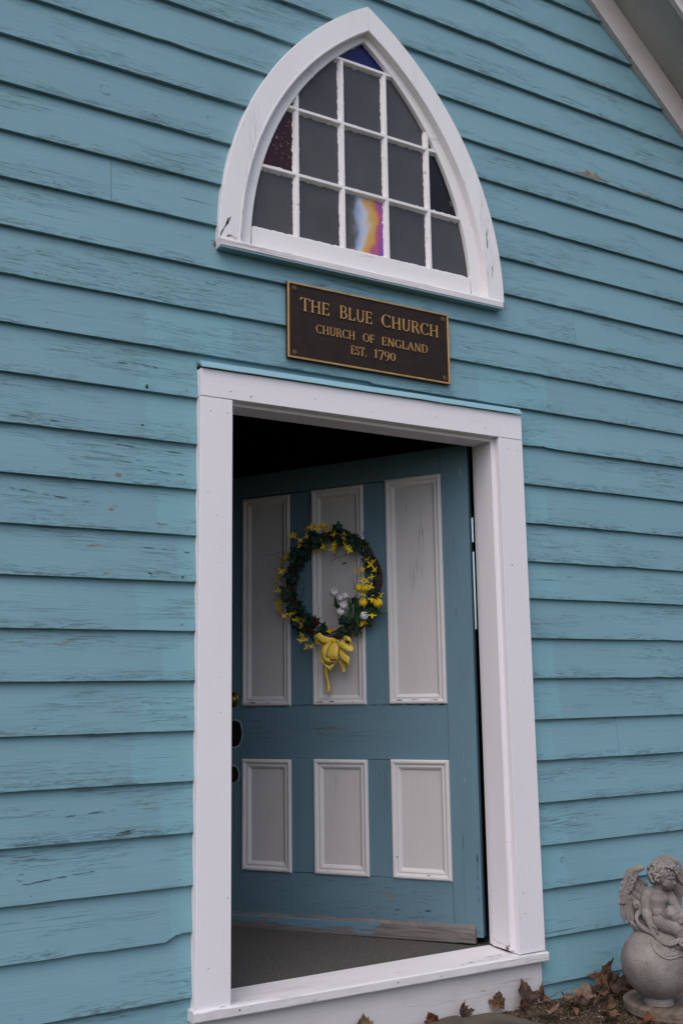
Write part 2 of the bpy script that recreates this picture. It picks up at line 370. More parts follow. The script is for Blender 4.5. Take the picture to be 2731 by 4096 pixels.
# ------------------------------------------------------------------ the church: front wall, sides, roof
CX = 2.08
church = empty('church_building', (CX, 0, 0.1)); CI = Matrix.Translation((-CX, 0, -0.1))
tag(church, 'weathered blue clapboard church front with open door, white trim and pointed window', 'church')
def ch(name, bm, mat, parent=None, smooth=False):   # church part in world coordinates
    return bmobj(name, bm, mat, parent or church, smooth, CI if parent is None else Matrix.Identity(4))
def rake_z(x): return 4.4989 - .883 * (abs(x - CX) - 1.2613)
APEX = rake_z(CX)
XL, XR, YB = CX - 2.92, CX + 2.92, 8.0
EAVE = rake_z(XR)
# arch helper: pointed arch of half width a springing at z0, arcs centred c beyond the middle
def arch_hw(z, z0, c, Rr):
    t = Rr * Rr - (z - z0) ** 2
    return (math.sqrt(t) - c) if t > 0 else -1
def arch_pts(z0, c, Rr, n=22, x0=2.081):
    top = math.sqrt(Rr * Rr - c * c); aR = math.atan2(top, c)
    right = [(x0 - c + Rr * math.cos(aR * i / n), z0 + Rr * math.sin(aR * i / n)) for i in range(n + 1)]
    left = [(2 * x0 - x, z) for x, z in right[::-1]][1:]
    return right + left          # from right spring over the apex to left spring
WX = 2.081; Z0 = 2.862
OUT = (.675, 1.325); INN = (.667, 1.227); GLS = (.730, 1.238)

# sheathing behind the boards, with the two openings left free
bm = bmesh.new(); Y0, Y1 = .034, .135
DX0, DX1, DZ = 1.46, 2.70, 2.34
def quadbox(x0, x1, z0, z1): rough_box(bm, x0, x1, Y0, Y1, z0, z1, 0)
quadbox(XL, DX0, -.1, 2.40); quadbox(DX1, XR, -.1, 2.40); quadbox(DX0, DX1, DZ, 2.40); quadbox(DX0, DX1, -.1, .22)
quadbox(XL, XR, 2.40, 2.80)
quadbox(XL, WX - .62, 2.80, EAVE); quadbox(WX + .62, XR, 2.80, EAVE)
prism(bm, [(XL, EAVE), (WX - .62, EAVE), (WX - .62, rake_z(WX - .62))], Y0, Y1)
prism(bm, [(XR, EAVE), (WX + .62, EAVE), (WX + .62, rake_z(WX + .62))], Y0, Y1)
ap = arch_pts(Z0, .671, 1.28, 16)
mid = len(ap) // 2
prism(bm, [(WX + .62, 2.80)] + ap[:mid + 1] + [(WX, APEX), (WX + .62, rake_z(WX + .62))], Y0, Y1)
prism(bm, [(WX - .62, 2.80), (WX - .62, rake_z(WX - .62)), (WX, APEX)] + ap[mid:], Y0, Y1)
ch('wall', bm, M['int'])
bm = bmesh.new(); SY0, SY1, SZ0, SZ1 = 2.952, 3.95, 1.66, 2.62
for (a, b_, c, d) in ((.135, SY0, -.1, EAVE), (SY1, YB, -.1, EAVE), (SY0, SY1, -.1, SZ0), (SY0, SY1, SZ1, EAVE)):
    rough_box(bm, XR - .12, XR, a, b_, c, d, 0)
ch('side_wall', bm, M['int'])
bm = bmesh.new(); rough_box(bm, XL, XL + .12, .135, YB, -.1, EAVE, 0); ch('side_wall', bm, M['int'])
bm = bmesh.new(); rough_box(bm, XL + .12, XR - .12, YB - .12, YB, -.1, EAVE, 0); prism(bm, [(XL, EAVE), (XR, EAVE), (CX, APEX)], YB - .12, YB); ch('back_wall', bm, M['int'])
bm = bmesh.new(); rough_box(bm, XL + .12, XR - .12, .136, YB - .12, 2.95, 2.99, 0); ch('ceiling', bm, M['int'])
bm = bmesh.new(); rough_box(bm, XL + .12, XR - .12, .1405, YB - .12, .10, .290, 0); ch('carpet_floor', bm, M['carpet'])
# roof slopes and rake trim
for sgn in (1, -1):
    def X(d): return CX + sgn * d
    bm = bmesh.new(); d1 = 3.30
    prism(bm, [(X(0), APEX + .26), (X(d1), APEX + .26 - .883 * d1), (X(d1), APEX + .30 - .883 * d1), (X(0), APEX + .30)], -.30, YB + .3)
    ch('roof', bm, M['roofing'])
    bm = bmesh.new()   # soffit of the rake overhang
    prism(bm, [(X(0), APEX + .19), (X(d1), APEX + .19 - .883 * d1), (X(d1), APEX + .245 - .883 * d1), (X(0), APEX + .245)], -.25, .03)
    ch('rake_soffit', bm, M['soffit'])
    bm = bmesh.new()   # frieze board lying on the wall under the soffit
    prism(bm, [(X(0), APEX), (X(d1), APEX - .883 * d1), (X(d1), APEX + .188 - .883 * d1), (X(0), APEX + .188)], -.019, .033, bev=.0015)
    ch('rake_frieze', bm, M['rake'])
    bm = bmesh.new()
    prism(bm, [(X(0), APEX + .178), (X(d1), APEX + .178 - .883 * d1), (X(d1), APEX + .258 - .883 * d1), (X(0), APEX + .258)], -.275, -.2505, bev=.002)
    ch('fascia_board', bm, M['rake'])

# clapboards ------------------------------------------------------------
ROWS = [-.01, .157, .330, .5035, .6655, .827, .988, 1.1476, 1.3087, 1.4694, 1.6317, 1.7897, 1.947, 2.105, 2.268, 2.428, 2.589, 2.7506, 2.914, 3.077, 3.244, 3.413, 3.573, 3.737, 3.9065, 4.074, 4.25]
while ROWS[-1] < APEX: ROWS.append(ROWS[-1] + .167)
RDELTA = {.330: -.007, .5035: -.004, 1.6317: -.005, 1.7897: -.011, 1.947: -.010, 2.105: -.004, 2.268: -.004, 2.428: -.006, 2.589: -.006}
JOINTS = {2.914: [1.045], 2.7506: [3.153], .988: [3.2715], 4.25: [2.744], 3.737: [.2], 2.105: [-.3, 4.3], 1.3087: [.1], 3.244: [4.2], .6655: [-.1], 1.7897: [4.4]}
def bounds(x, zb, zt):
    lo, hi = zb, zt
    hi = min(hi, rake_z(x) + .05)
    if 1.3668 < x < 2.7955:                # doorway, its sill and the drip cap over it
        if zb < 2.386: lo = max(lo, 2.386)
    a = 1.475; b_ = 2.687
    if a < x < b_:
        if zb < 2.845 and zt > 2.845: hi = min(hi, 2.845)
        elif zb >= 2.845:
            dx = abs(x - WX); t = (1.325 - .045) ** 2 - (dx + .675) ** 2
            if t > 0: lo = max(lo, Z0 + math.sqrt(t))
    return lo, hi
nboard = 0
def clap(xs, row, zb0, zt0, seed):
    """one board: weatherboard wedge, thin above, thick at its foot, with a worn lower edge"""
    V, F = [], []; k = 0; T = .0160; pitch = .163
    rnd = random.Random(seed); tilt = rnd.uniform(-.0012, .0012); rag = rnd.uniform(.3, 1.2)
    prevok = False; pieces = 0
    for x, lo, hi in xs:
        cut = lo > zb0 + .002
        if cut: e = 0
        else:
            e = .0011 * noise.noise(Vector((x * 3.1, row * 7, seed))) + .0007 * rag * noise.noise(Vector((x * 23, row * 3, seed)))
            ch_ = noise.noise(Vector((x * 6, row * 5, seed + 9.)))
            if ch_ > .38: e += (ch_ - .38) * .020 * (.5 + .5 * noise.noise(Vector((x * 55, 1, seed))))
        zb = lo + e
        if abs(row - .5035) < .001 and 1.284 < x < 1.40: zb = .5081 + min(1, (x - 1.284) / .035) * .0165
        if abs(row - .5035) < .001 and x <= 1.284: zb += .001
        yw = .0012 * noise.noise(Vector((x * 1.3, row * 3, seed * .7)))
        yf = lambda z: yw + T * (z - zb0) / pitch
        V += [(x, .0165 + (lo - zb0) * .085, zb), (x, yf(zb) + .0012, zb), (x, yf(zb) + .0002, zb + .0010), (x, yf(zb + .012) + .0003 * noise.noise(Vector((x * 9, row, 2.))), zb + .012), (x, yf((zb + hi) / 2), (zb + hi) / 2), (x, yf(hi), hi), (x, yf(hi) + .010, hi)]
    n = 7
    for i in range(len(xs) - 1):
        for j in range(n - 1): F.append((i * n + j, (i + 1) * n + j, (i + 1) * n + j + 1, i * n + j + 1))
        F.append((i * n + n - 1, (i + 1) * n + n - 1, (i + 1) * n, i * n))
    F.append(tuple(range(n))); F.append(tuple((len(xs) - 1) * n + j for j in range(n))[::-1])
    return V, F
for ri, zb in enumerate(ROWS[:-1]):
    zt = ROWS[ri + 1] + .022
    cuts = [XL + .01] + sorted(JOINTS.get(zb, [])) + [XR - .01]
    for ci in range(len(cuts) - 1):
        a, b_ = cuts[ci] + .0008, cuts[ci + 1] - .0008
        grid = [a, b_]; x = a
        while x < b_:
            x += .018 if .6 < x < 4.1 else .12
            if x < b_: grid.append(x)
        for s_ in (1.3650, 1.3660, 1.3667, 1.3670, 2.7945, 2.7965, 2.797, 1.4745, 1.4755, 2.6865, 2.6875):
            if a < s_ < b_: grid.append(s_)
        grid = sorted(grid); run = []; runs = []
        for x in grid:
            d = RDELTA.get(zb, -.003) if x > WX else 0
            if zb > 2.6: d = 0
            lo, hi = bounds(x, zb + d, zt)
            if hi - lo > .006 and not (zb < .25 and 1.3668 < x < 2.7955): run.append((x, lo, hi))
            else:
                if len(run) > 2: runs.append(run)
                run = []
        if len(run) > 2: runs.append(run)
        for run in runs:
            d = RDELTA.get(zb, -.003) if (run[0][0] > WX and zb < 2.6) else 0
            V, F = clap(run, zb, zb + d, zt, 10 + nboard * 1.37); nboard += 1
            o = mobj('clapboard', V, F, M['siding'], church, False, CI)
            # nail heads as tiny painted dots near the casings are part of the board paint

# ------------------------------------------------------------------ door frame
bm = bmesh.new()
rough_box(bm, 2.6509, 2.705, .005, .112, .297, 2.32); rough_box(bm, 2.6625, 2.705, .1125, .141, .297, 2.32)
rough_box(bm, 1.455, 1.4995, .005, .112, .297, 2.32); rough_box(bm, 1.455, 1.490, .1125, .141, .297, 2.32)
rough_box(bm, 1.500, 2.6505, .0055, .1125, 2.2590, 2.32); rough_box(bm, 1.4905, 2.662, .113, .1415, 2.2700, 2.32)
frame = ch('door_frame', bm, M['white_v'])
def sub(name, bm, mat, parent, smooth=False): return bmobj(name, bm, mat, parent, smooth, Matrix.Identity(4))
def board_v(x0, x1, z0, z1, dx1=0.0):
    bm = bmesh.new(); prism(bm, [(x0, z0), (x1 + dx1, z0), (x1, z1), (x0, z1)], -.025, .0325, bev=.0018); return bm
sub('side_casing', board_v(1.3672, 1.4865, .2925, 2.2700, .002), M['white_v'], frame)
sub('side_casing', board_v(2.6695, 2.7938, .2865, 2.2735, .003), M['white_v'], frame)
bm = bmesh.new(); prism(bm, [(1.3674, 2.2722), (2.7938, 2.2752), (2.7938, 2.3815), (1.3674, 2.3700)], -.0252, .0322, bev=.0018); sub('head_casing', bm, M['white_h'], frame)
# drip cap: folded blue flashing with a slightly ragged lip
V, F = [], []; N = 60
for i in range(N + 1):
    x = 1.3660 + (2.7930 - 1.3660) * i / N; r_ = .0012 * noise.noise(Vector((x * 9, 0, 1))) + .0018 * noise.noise(Vector((x * 2.2, 4, 1)))
    zl = 2.3720 + .0098 * i / N + r_
    V += [(x, .012, zl + .0335), (x, -.016, zl + .0265), (x, -.0345, zl + .003), (x, -.0358, zl), (x, -.0340, zl - .0012), (x, -.012, zl + .0150), (x, .012, zl + .0260)]
for i in range(N):
    for j in range(7): F.append((i * 7 + j, (i + 1) * 7 + j, (i + 1) * 7 + (j + 1) % 7, i * 7 + (j + 1) % 7))
F.append(tuple(range(7))); F.append(tuple(N * 7 + j for j in range(7))[::-1])
mobj('drip_cap', V, F, M['siding_flash'], frame, False, Matrix.Identity(4))
# threshold: worn board, its nose dipping to the right
V, F = [], []; N = 90; prof = 9
for i in range(N + 1):
    t = i / N; x = 1.3570 + (2.8030 - 1.3570) * t; dz = -.0125 * t; w = .0012 * noise.noise(Vector((x * 7, 2, 5))) + .0012 * noise.noise(Vector((x * 31, 2, 5))); w2 = .0018 * noise.noise(Vector((x * 11, 8, 5)))
    inner = 1.49 < x < 2.663; yi = .1400 if inner else .0325
    zz = .2955 + dz; zi = .2955 + dz * .3 if inner else zz
    V += [(x, yi, .262 + dz), (x, yi, zi + .0005), (x, .045 if inner else .02, zz + (zi - zz) * .4), (x, -.020, zz), (x, -.033 + w, zz - .0008), (x, -.0370 + w, zz - .005), (x, -.0370 + w2 * .5, zz - .029), (x, -.035, zz - .0325 + w2), (x, -.012, zz - .0325)]
for i in range(N):
    for j in range(prof): F.append((i * prof + j, (i + 1) * prof + j, (i + 1) * prof + (j + 1) % prof, i * prof + (j + 1) % prof))
F.append(tuple(range(prof))); F.append(tuple(N * prof + j for j in range(prof))[::-1])
th = mobj('threshold', V, F, M['sill'], frame, False, Matrix.Identity(4))
bm = bmesh.new(); prism(bm, [(1.362, .0), (2.787, .0), (2.787, .2485), (1.362, .2605)], -.0115, .032, bev=.0015); sub('riser_board', bm, M['riser'], frame)
# nail holes on casings, countable marks
def dot(x, y, z, r, mat, parent, nrm='y', name='nail_hole'):
    bm = bmesh.new(); bmesh.ops.create_cone(bm, cap_ends=True, segments=8, radius1=r * .72, radius2=r * .6, depth=.0012)
    for v in bm.verts:
        v.co = Vector((v.co.x + x, y - v.co.z, z + v.co.y * 1.05))
    return sub(name, bm, mat, parent)
for (x, z, r) in ((1.478, 2.300, .0028), (1.556, 2.292, .0036), (1.815, 2.318, .0022), (2.06, 2.300, .002), (2.36, 2.318, .0024), (2.60, 2.303, .0030), (2.672, 2.304, .0020)):
    dot(x, -.0258, z, r, M['hole'], frame)
for (x, z, r) in ((1.404, 2.222, .0024), (1.468, 2.221, .0024), (1.475, .62, .0022), (1.41, .415, .0022), (2.712, 1.755, .0034), (2.700, .505, .0028), (2.706, .43, .0028), (2.715, 2.23, .002), (2.765, 2.228, .002), (1.43, 1.86, .0018), (2.745, 1.3, .0018)):
    dot(x, -.0256, z, r, M['hole'], frame)
for (x, z) in ((1.513, .2795), (2.115, .2735), (2.30, .268)): dot(x, -.0375, z, .0045 if x < 1.6 else .003, M['hole'], frame)

# splits and peeled spots with a shape of their own -----------------------------------------------
def split(pts, w, off, mat, parent, name='paint_split', plane='y', seed=0):
    # pts: (x, z) on a face looking along -y at depth off; or (x, y) on a level top at height off; or (y, z) on a side at x = off
    V, F = [], []; P = []
    for i in range(len(pts) - 1):
        a, b_ = Vector(pts[i]), Vector(pts[i + 1]); k = max(2, int((b_ - a).length / .004))
        P += [a.lerp(b_, j / k) for j in range(k)]
    P.append(Vector(pts[-1])); n = len(P)
    for i, p in enumerate(P):
        t = (P[min(i + 1, n - 1)] - P[max(i - 1, 0)]).normalized(); nn = Vector((-t.y, t.x)); e = min(1, i / 3, (n - 1 - i) / 3)
        ww = w * e * max(0.0, min(1.1, .30 + 1.5 * noise.noise(Vector((p.x * 38, p.y * 38, seed))) + .5 * noise.noise(Vector((p.x * 150, p.y * 150, seed))))); c = nn * .0022 * noise.noise(Vector((p.x * 140, p.y * 140, seed + 3)))
        for sg in (-.5, .5):
            q = p + c + nn * ww * sg; V.append({'y': (q.x, off(q.y) if callable(off) else off, q.y), 'z': (q.x, q.y, off), 'x': (off, q.x, q.y)}[plane])
    for i in range(n - 1): F.append((2 * i, 2 * i + 1, 2 * i + 3, 2 * i + 2))
    return mobj(name, V, F, mat, parent, False, CI if parent is church else I0)
I0 = Matrix.Identity(4)
def yface(zb): return lambda z: .0160 * (z - zb) / .163 - .0016
def patch(pts, off, mat, seed=0, name='peeled_patch'):
    V, F = [], []; dn = []
    for i in range(len(pts)):
        a, b_ = Vector(pts[i]), Vector(pts[(i + 1) % len(pts)]); dn += [a.lerp(b_, j / 4) for j in range(4)]
    for q in dn:
        q = q + Vector((noise.noise(Vector((q.x * 160, q.y * 160, seed))), noise.noise(Vector((q.x * 160, q.y * 160, seed + 5))))) * .003
        V.append((q.x, off(q.y) if callable(off) else off, q.y))
    F.append(tuple(range(len(V)))); mobj(name, V, F, mat, church, False, CI)
patch([(3.187, 3.5800), (3.2498, 3.5930), (3.2700, 3.6000), (3.2736, 3.6170), (3.2920, 3.6110), (3.3000, 3.6000), (3.3180, 3.6030), (3.3330, 3.6130), (3.3450, 3.6000), (3.4073, 3.5837), (3.3366, 3.5790), (3.2735, 3.5785)], yface(3.573), M['bare'], 1)
patch([(3.5811, 3.5780), (3.6491, 3.5880), (3.7027, 3.5778)], yface(3.573), M['bare'], 2)
for (a_, b_, c_, w_) in ((1.396, 1.424, 2.8545, .006), (1.403, 1.425, 2.8470, .008), (1.398, 1.424, 2.8400, .006), (1.408, 1.425, 2.8600, .005)): split([(a_, c_ + .001), ((a_ + b_) / 2, c_), (b_, c_ - .001), (b_ + .004, c_ - .001)], w_, yface(2.7506), M['bare'], church, 'peeled_patch', seed=a_ * 90)
patch([(1.4270, 2.8560), (1.4320, 2.8560), (1.4320, 2.8340), (1.4270, 2.8360)], lambda z: yface(2.7506)(z) - .0006, M['split'], 3, 'gap')
for (x, z, zb, rx, rz, mt) in ((1.1825, 2.2830, 2.268, .0055, .0080, 'split'), (1.0923, 1.9730, 1.947, .011, .006, 'bare'), (1.071, 1.8600, 1.7897, .009, .0035, 'bare'), (1.1698, 2.149, 2.105, .0055, .0035, 'split'), (1.2064, 1.6545, 1.6317, .008, .002, 'split'), (1.3192, 1.6480, 1.6317, .003, .003, 'split'), (1.245, 1.8225, 1.7897, .022, .0016, 'bare'), (1.06, 1.650, 1.6317, .012, .0022, 'bare')):
    patch([(x + rx * math.cos(t), z + rz * math.sin(t) * (1 + .3 * math.cos(3 * t + x * 40))) for t in [i * math.pi / 4 for i in range(8)]], yface(zb), M[mt], x * 50)
for pts, zb in (([(1.0793, 2.3538), (1.1514, 2.3580), (1.2278, 2.3539)], 2.268), ([(1.0785, 2.0775), (1.1522, 2.0735), (1.3199, 2.0695)], 1.947), ([(.7187, 1.9061), (.8962, 1.8852), (1.0, 1.876), (1.1662, 1.8649)], 1.7897), ([(.727, 2.1298), (.8427, 2.1281), (.9114, 2.1271)], 2.105),
                ([(1.16, 1.742), (1.30, 1.735), (1.355, 1.731)], 1.6317), ([(1.17, 1.999), (1.33, 1.993)], 1.947), ([(1.22, 1.902), (1.31, 1.897)], 1.7897), ([(.95, .905), (1.10, .915), (1.22, .925)], .827), ([(.82, .72), (.98, .735), (1.05, .74)], .6655),
                ([(3.44, 4.005), (3.55, 3.985), (3.60, 3.975)], 3.9065), ([(3.55, 3.915), (3.66, 3.90), (3.70, 3.889)], 3.737), ([(3.30, 4.150), (3.34, 4.135)], 4.074)):
    split(pts, .0026, yface(zb), M['bluecrack'], church, seed=zb * 7)
for zb in ROWS:
    if .3 < zb < 2.3:
        for x in (1.325, 2.835): dot(x + .012 * noise.noise(Vector((zb * 9, x, 0))), yface(zb)(zb + .022) + .0006, zb + .022 + .006 * noise.noise(Vector((zb * 7, x, 3))), .0040, M['nailpaint'], frame, name='nail_head')
    if .3 < zb < 4.2:
        for x in (.84, 3.45): dot(x + .06 * noise.noise(Vector((zb * 9, x, 0))), yface(zb)(zb + .022) + .0006, zb + .022 + .006 * noise.noise(Vector((zb * 7, x, 3))), .0036, M['nailpaint'], frame, name='nail_head')
def ringmark(x, z, r, zb, frac=.85):
    split([(x + r * math.cos(a) * 1.1, z + r * math.sin(a)) for a in [R_(30) + 6.28 * frac * i / 16 for i in range(17)]], .0018, yface(zb), M['bluecrack'], church, 'knot_crack', seed=x)
ringmark(1.0174, 3.3222, .019, 3.244); ringmark(.825, .742, .010, .6655, .8); ringmark(1.41, 3.33, .012, 3.244, .6); ringmark(2.935, .60, .009, .5035, .8); ringmark(3.52, 3.86, .010, 3.737, .7); ringmark(1.08, .985 + .03, .012, .988, .6)
split([(1.4371, 2.8662), (1.4425, 2.8837), (1.4536, 2.9053), (1.4675, 2.9303), (1.4787, 2.9466)], .0105, -.0212, M['split'], frame)
split([(1.5195, 2.8675), (1.5213, 2.9263), (1.5250, 2.990)], .0018, -.0212, M['split'], frame)
split([(1.455, 2.872), (1.478, 2.880), (1.500, 2.872), (1.514, 2.882)], .016, -.0212, M['bare'], frame, seed=4); split([(1.460, 2.925), (1.472, 2.945), (1.482, 2.952)], .012, -.0212, M['bare'], frame, seed=2); split([(1.490, 2.885), (1.497, 2.900)], .006, -.0212, M['split'], frame, seed=9)
split([(2.390, -.024), (2.4234, -.0195), (2.4487, -.0120), (2.4775, -.0185), (2.5203, -.0170), (2.5700, -.0300)], .0042, .2890, M['split'], frame, plane='z')
split([(2.523, .003), (2.548, .0075), (2.570, .001)], .0035, .2905, M['split'], frame, plane='z')
split([(2.10, .012), (2.16, .006), (2.20, .012)], .002, .2930, M['split'], frame, plane='z'); split([(1.70, .03), (1.80, .02)], .002, .2965, M['split'], frame, plane='z')
split([(.1041, .3300), (.0900, .3190), (.0762, .3136), (.0600, .3150), (.0451, .3143), (.0367, .3120), (.0100, .3120), (.0070, .3300)], .0030, 2.6505, M['split'], frame, plane='x')
split([(.0451, .3143), (.0445, .3275)], .004, 2.6504, M['split'], frame, plane='x')
split([(.036, .3035), (.010, .3035)], .012, 2.6503, M['rust'], frame, plane='x')
split([(1.3675, .2915), (1.42, .2925), (1.4840, .2955)], .0034, -.0254, M['split'], frame); split([(2.672, .2865), (2.74, .2862), (2.7920, .2855)], .0024, -.0254, M['split'], frame)
for z in (.34, .36, .38, .40, .43, .47, .50, .55, .60, .65, .70, .78): split([(.128 + .008 * noise.noise(Vector((z * 50, 0, 0))), z), (.128, z + .012)], .0035, 2.6619, M['split'], frame, plane='x', seed=z * 30)

# ------------------------------------------------------------------ door leaf, standing ajar into the dark nave
TH = R_(54); H0 = Vector((2.640, .150, 0))
door = empty('door', tuple(H0), -TH)
door.parent = church; door.matrix_parent_inverse = CI
# leaf frame: local x = -s (s runs from the hinge edge), local -y faces the camera side, z up
def lb(name, bm, mat, smooth=False): return bmobj(name, bm, mat, door, smooth, Matrix.Identity(4))
def topz(s): return 2.277 - .0370 * s
def botz(s): return .318 - .012 * s
def leafpiece(name, q, y0, y1, mat, bev=.0012):
    bm = bmesh.new(); prism(bm, [(-s, z) for s, z in q], y0, y1, bev=bev); return lb(name, bm, mat)
WID = 1.172
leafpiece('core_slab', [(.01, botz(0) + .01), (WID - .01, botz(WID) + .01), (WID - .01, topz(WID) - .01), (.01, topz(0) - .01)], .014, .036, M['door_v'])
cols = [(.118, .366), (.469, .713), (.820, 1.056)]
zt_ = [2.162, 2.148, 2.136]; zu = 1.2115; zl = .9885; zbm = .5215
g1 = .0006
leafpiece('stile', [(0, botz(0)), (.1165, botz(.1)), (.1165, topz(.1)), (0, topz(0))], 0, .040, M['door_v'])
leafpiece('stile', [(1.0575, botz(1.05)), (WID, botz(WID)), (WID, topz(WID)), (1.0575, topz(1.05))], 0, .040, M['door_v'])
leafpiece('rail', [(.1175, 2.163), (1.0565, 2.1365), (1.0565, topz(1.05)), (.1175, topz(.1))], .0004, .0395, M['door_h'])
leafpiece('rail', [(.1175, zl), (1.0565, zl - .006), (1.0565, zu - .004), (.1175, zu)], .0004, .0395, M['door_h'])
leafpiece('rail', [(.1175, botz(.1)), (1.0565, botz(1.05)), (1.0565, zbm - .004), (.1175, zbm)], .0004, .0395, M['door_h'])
for a, b_ in ((cols[0][1], cols[1][0]), (cols[1][1], cols[2][0])):
    leafpiece('mullion', [(a, zu + g1), (b_, zu + g1 - .002), (b_, 2.15 - .028 * (b_ - .4)), (a, 2.15 - .028 * (a - .4))], .0006, .039, M['door_v'])
    leafpiece('mullion', [(a, zbm + g1), (b_, zbm + g1), (b_, zl - .004), (a, zl - .004)], .0006, .039, M['door_v'])
PROF = [(-.0015, .002), (.0, -.0050), (.004, -.0092), (.010, -.0100), (.0155, -.0070), (.0185, -.0018), (.022, -.0010), (.026, -.0028), (.031, -.0008), (.037, .0045), (.041, .0108)]
for ci, (a, b_) in enumerate(cols):
    for up in (1, 0):
        z1 = zt_[ci] if up else zl - .002 - .003 * ci; z0_ = zu - .0015 * ci if up else zbm - .002 * ci
        tl = .005 if up else 0
        q = [(a, z0_), (b_, z0_), (b_, z1 - tl), (a, z1)]
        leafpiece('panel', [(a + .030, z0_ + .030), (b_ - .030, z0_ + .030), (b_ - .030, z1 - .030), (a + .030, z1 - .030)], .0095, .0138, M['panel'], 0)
        V, F = [], []
        cen = ((a + b_) / 2, (z0_ + z1) / 2)
        for d, h in PROF:
            for (s, z) in q:
                V.append((-(s + (d if s < cen[0] else -d)), h, z + (d if z < cen[1] else -d)))
        for k in range(len(PROF) - 1):
            for c in range(4): F.append((k * 4 + c, k * 4 + (c + 1) % 4, (k + 1) * 4 + (c + 1) % 4, (k + 1) * 4 + c))
        mobj('moulding', V, F, M['moulding'], door, False, Matrix.Identity(4))
V, F = [], []; N = 40       # bottom kick strip with a bevelled top and frayed foot
for i in range(N + 1):
    s = .028 + (1.165 - .028) * i / N; zt2 = .3590 - .0165 * (s - .03); zb2 = .2968 - .0125 * (s - .03) + .0012 * noise.noise(Vector((s * 40, 0, 0)))
    V += [(-s, .0, zt2 + .004), (-s, -.012, zt2 - .004), (-s, -.0145, zt2 - .008), (-s, -.0155, zb2 + .003), (-s, -.014, zb2), (-s, .004, zb2)]
for i in range(N):
    for j in range(6): F.append((i * 6 + j, (i + 1) * 6 + j, (i + 1) * 6 + (j + 1) % 6, i * 6 + (j + 1) % 6))
F.append(tuple(range(6))[::-1]); F.append(tuple(N * 6 + j for j in range(6)))
mobj('kick_strip', V, F, M['kick'], door, False, Matrix.Identity(4))
def dsplit(pts, w, off, mat, seed=0):      # mark on the leaf face, points given as (s, z)
    return split([(-a_, b_) for a_, b_ in pts], w, off, mat, door, seed=seed)
for k in range(26):
    sx_ = rng.uniform(.15, 1.0); z_ = rng.choice((rng.uniform(1.02, 1.19), rng.uniform(.37, .50), rng.uniform(.365, .42))); L_ = rng.uniform(.02, .09)
    dsplit([(sx_, z_), (sx_ + L_ * .5, z_ + rng.uniform(-.003, .003)), (sx_ + L_, z_ + rng.uniform(-.004, .004))], rng.uniform(.0014, .0030), -.0006, M['bluecrack'], k)
for (a_, b_, w_) in ((.14, .392, .007), (.20, .402, .005), (.25, .388, .006), (.33, .398, .004), (.17, .374, .005), (.42, .385, .003)): dsplit([(a_, b_), (a_ + .018, b_ + .002), (a_ + .038, b_)], w_, -.0009, M['bare'] if w_ > .005 else M['split'], a_ * 30)
for (a_, b_) in ((.15, 1.228), (.23, 1.229), (.30, 1.226), (.52, 1.223), (.60, 1.224), (.66, 1.222), (.90, 1.220), (.98, 1.221), (.19, .539), (.52, .535), (.62, .534)): dsplit([(a_, b_), (a_ + .02, b_ + .001), (a_ + .04, b_ - .001)], .0045, -.0103, M['rust'] if a_ < .3 else M['split'], a_ * 70)
dsplit([(.118, 1.2080), (.22, 1.2065), (.30, 1.2085), (.365, 1.2080), (.47, 1.2065)], .0060, -.0008, M['split'], 3); dsplit([(.71, 1.2060), (.82, 1.2055), (1.05, 1.2010)], .0030, -.0008, M['split'], 5)
dsplit([(.014, .33), (.012, .40), (.016, .52), (.012, .64)], .0060, -.0008, M['split'], 8); dsplit([(.008, .325), (.030, .345)], .018, -.0010, M['rust'], 2)
for z_ in (2.20, 2.17, 2.14): dsplit([(.030, z_), (.028, z_ + .04)], .007, -.0008, M['rimpaint'], z_ * 9)
for z_ in (.95, .90): dsplit([(.055, z_), (.056, z_ + .07)], .003, -.0008, M['rimpaint'], z_ * 9)
for z_ in (1.78, 1.55, 1.2, .8, .62): dsplit([(.066, z_), (.07, z_ + .05), (.066, z_ + .11)], .0022, -.0007, M['bluecrack'], z_ * 9)
V, F = [], []   # brass knob with rosette
def lathe(V, F, c, prof, seg=18, axis='y'):
    b0 = len(V)
    for r, h in prof:
        for k in range(seg):
            an = 2 * math.pi * k / seg
            V.append((c[0] + r * math.cos(an), c[1] + h, c[2] + r * math.sin(an)) if axis == 'y' else (c[0] + r * math.cos(an), c[1] + r * math.sin(an), c[2] + h))
    for j in range(len(prof) - 1):
        for k in range(seg): F.append((b0 + j * seg + k, b0 + j * seg + (k + 1) % seg, b0 + (j + 1) * seg + (k + 1) % seg, b0 + (j + 1) * seg + k))
lathe(V, F, (-1.105, 0, 1.236), [(.0001, -.001), (.034, -.001), (.034, -.005), (.026, -.009), (.013, -.011), (.011, -.028), (.016, -.034), (.025, -.042), (.027, -.050), (.022, -.059), (.010, -.064), (.0001, -.065)])
mobj('door_knob', V, F, M['brass'], door, True, Matrix.Identity(4))
def irreg(cx_, cz, rx, rz, n=18, seed=1, amp=.12):
    return [(cx_ + rx * math.cos(t) * (1 + amp * noise.noise(Vector((math.cos(t) * 1.5, math.sin(t) * 1.5, seed)))) * (abs(math.cos(t)) ** -.35 if abs(math.cos(t)) > .3 else 1.3) * .85,
             cz + rz * math.sin(t) * (1 + amp * noise.noise(Vector((math.cos(t) * 2, math.sin(t) * 2, seed + 5))))) for t in [2 * math.pi * i / n for i in range(n)]]
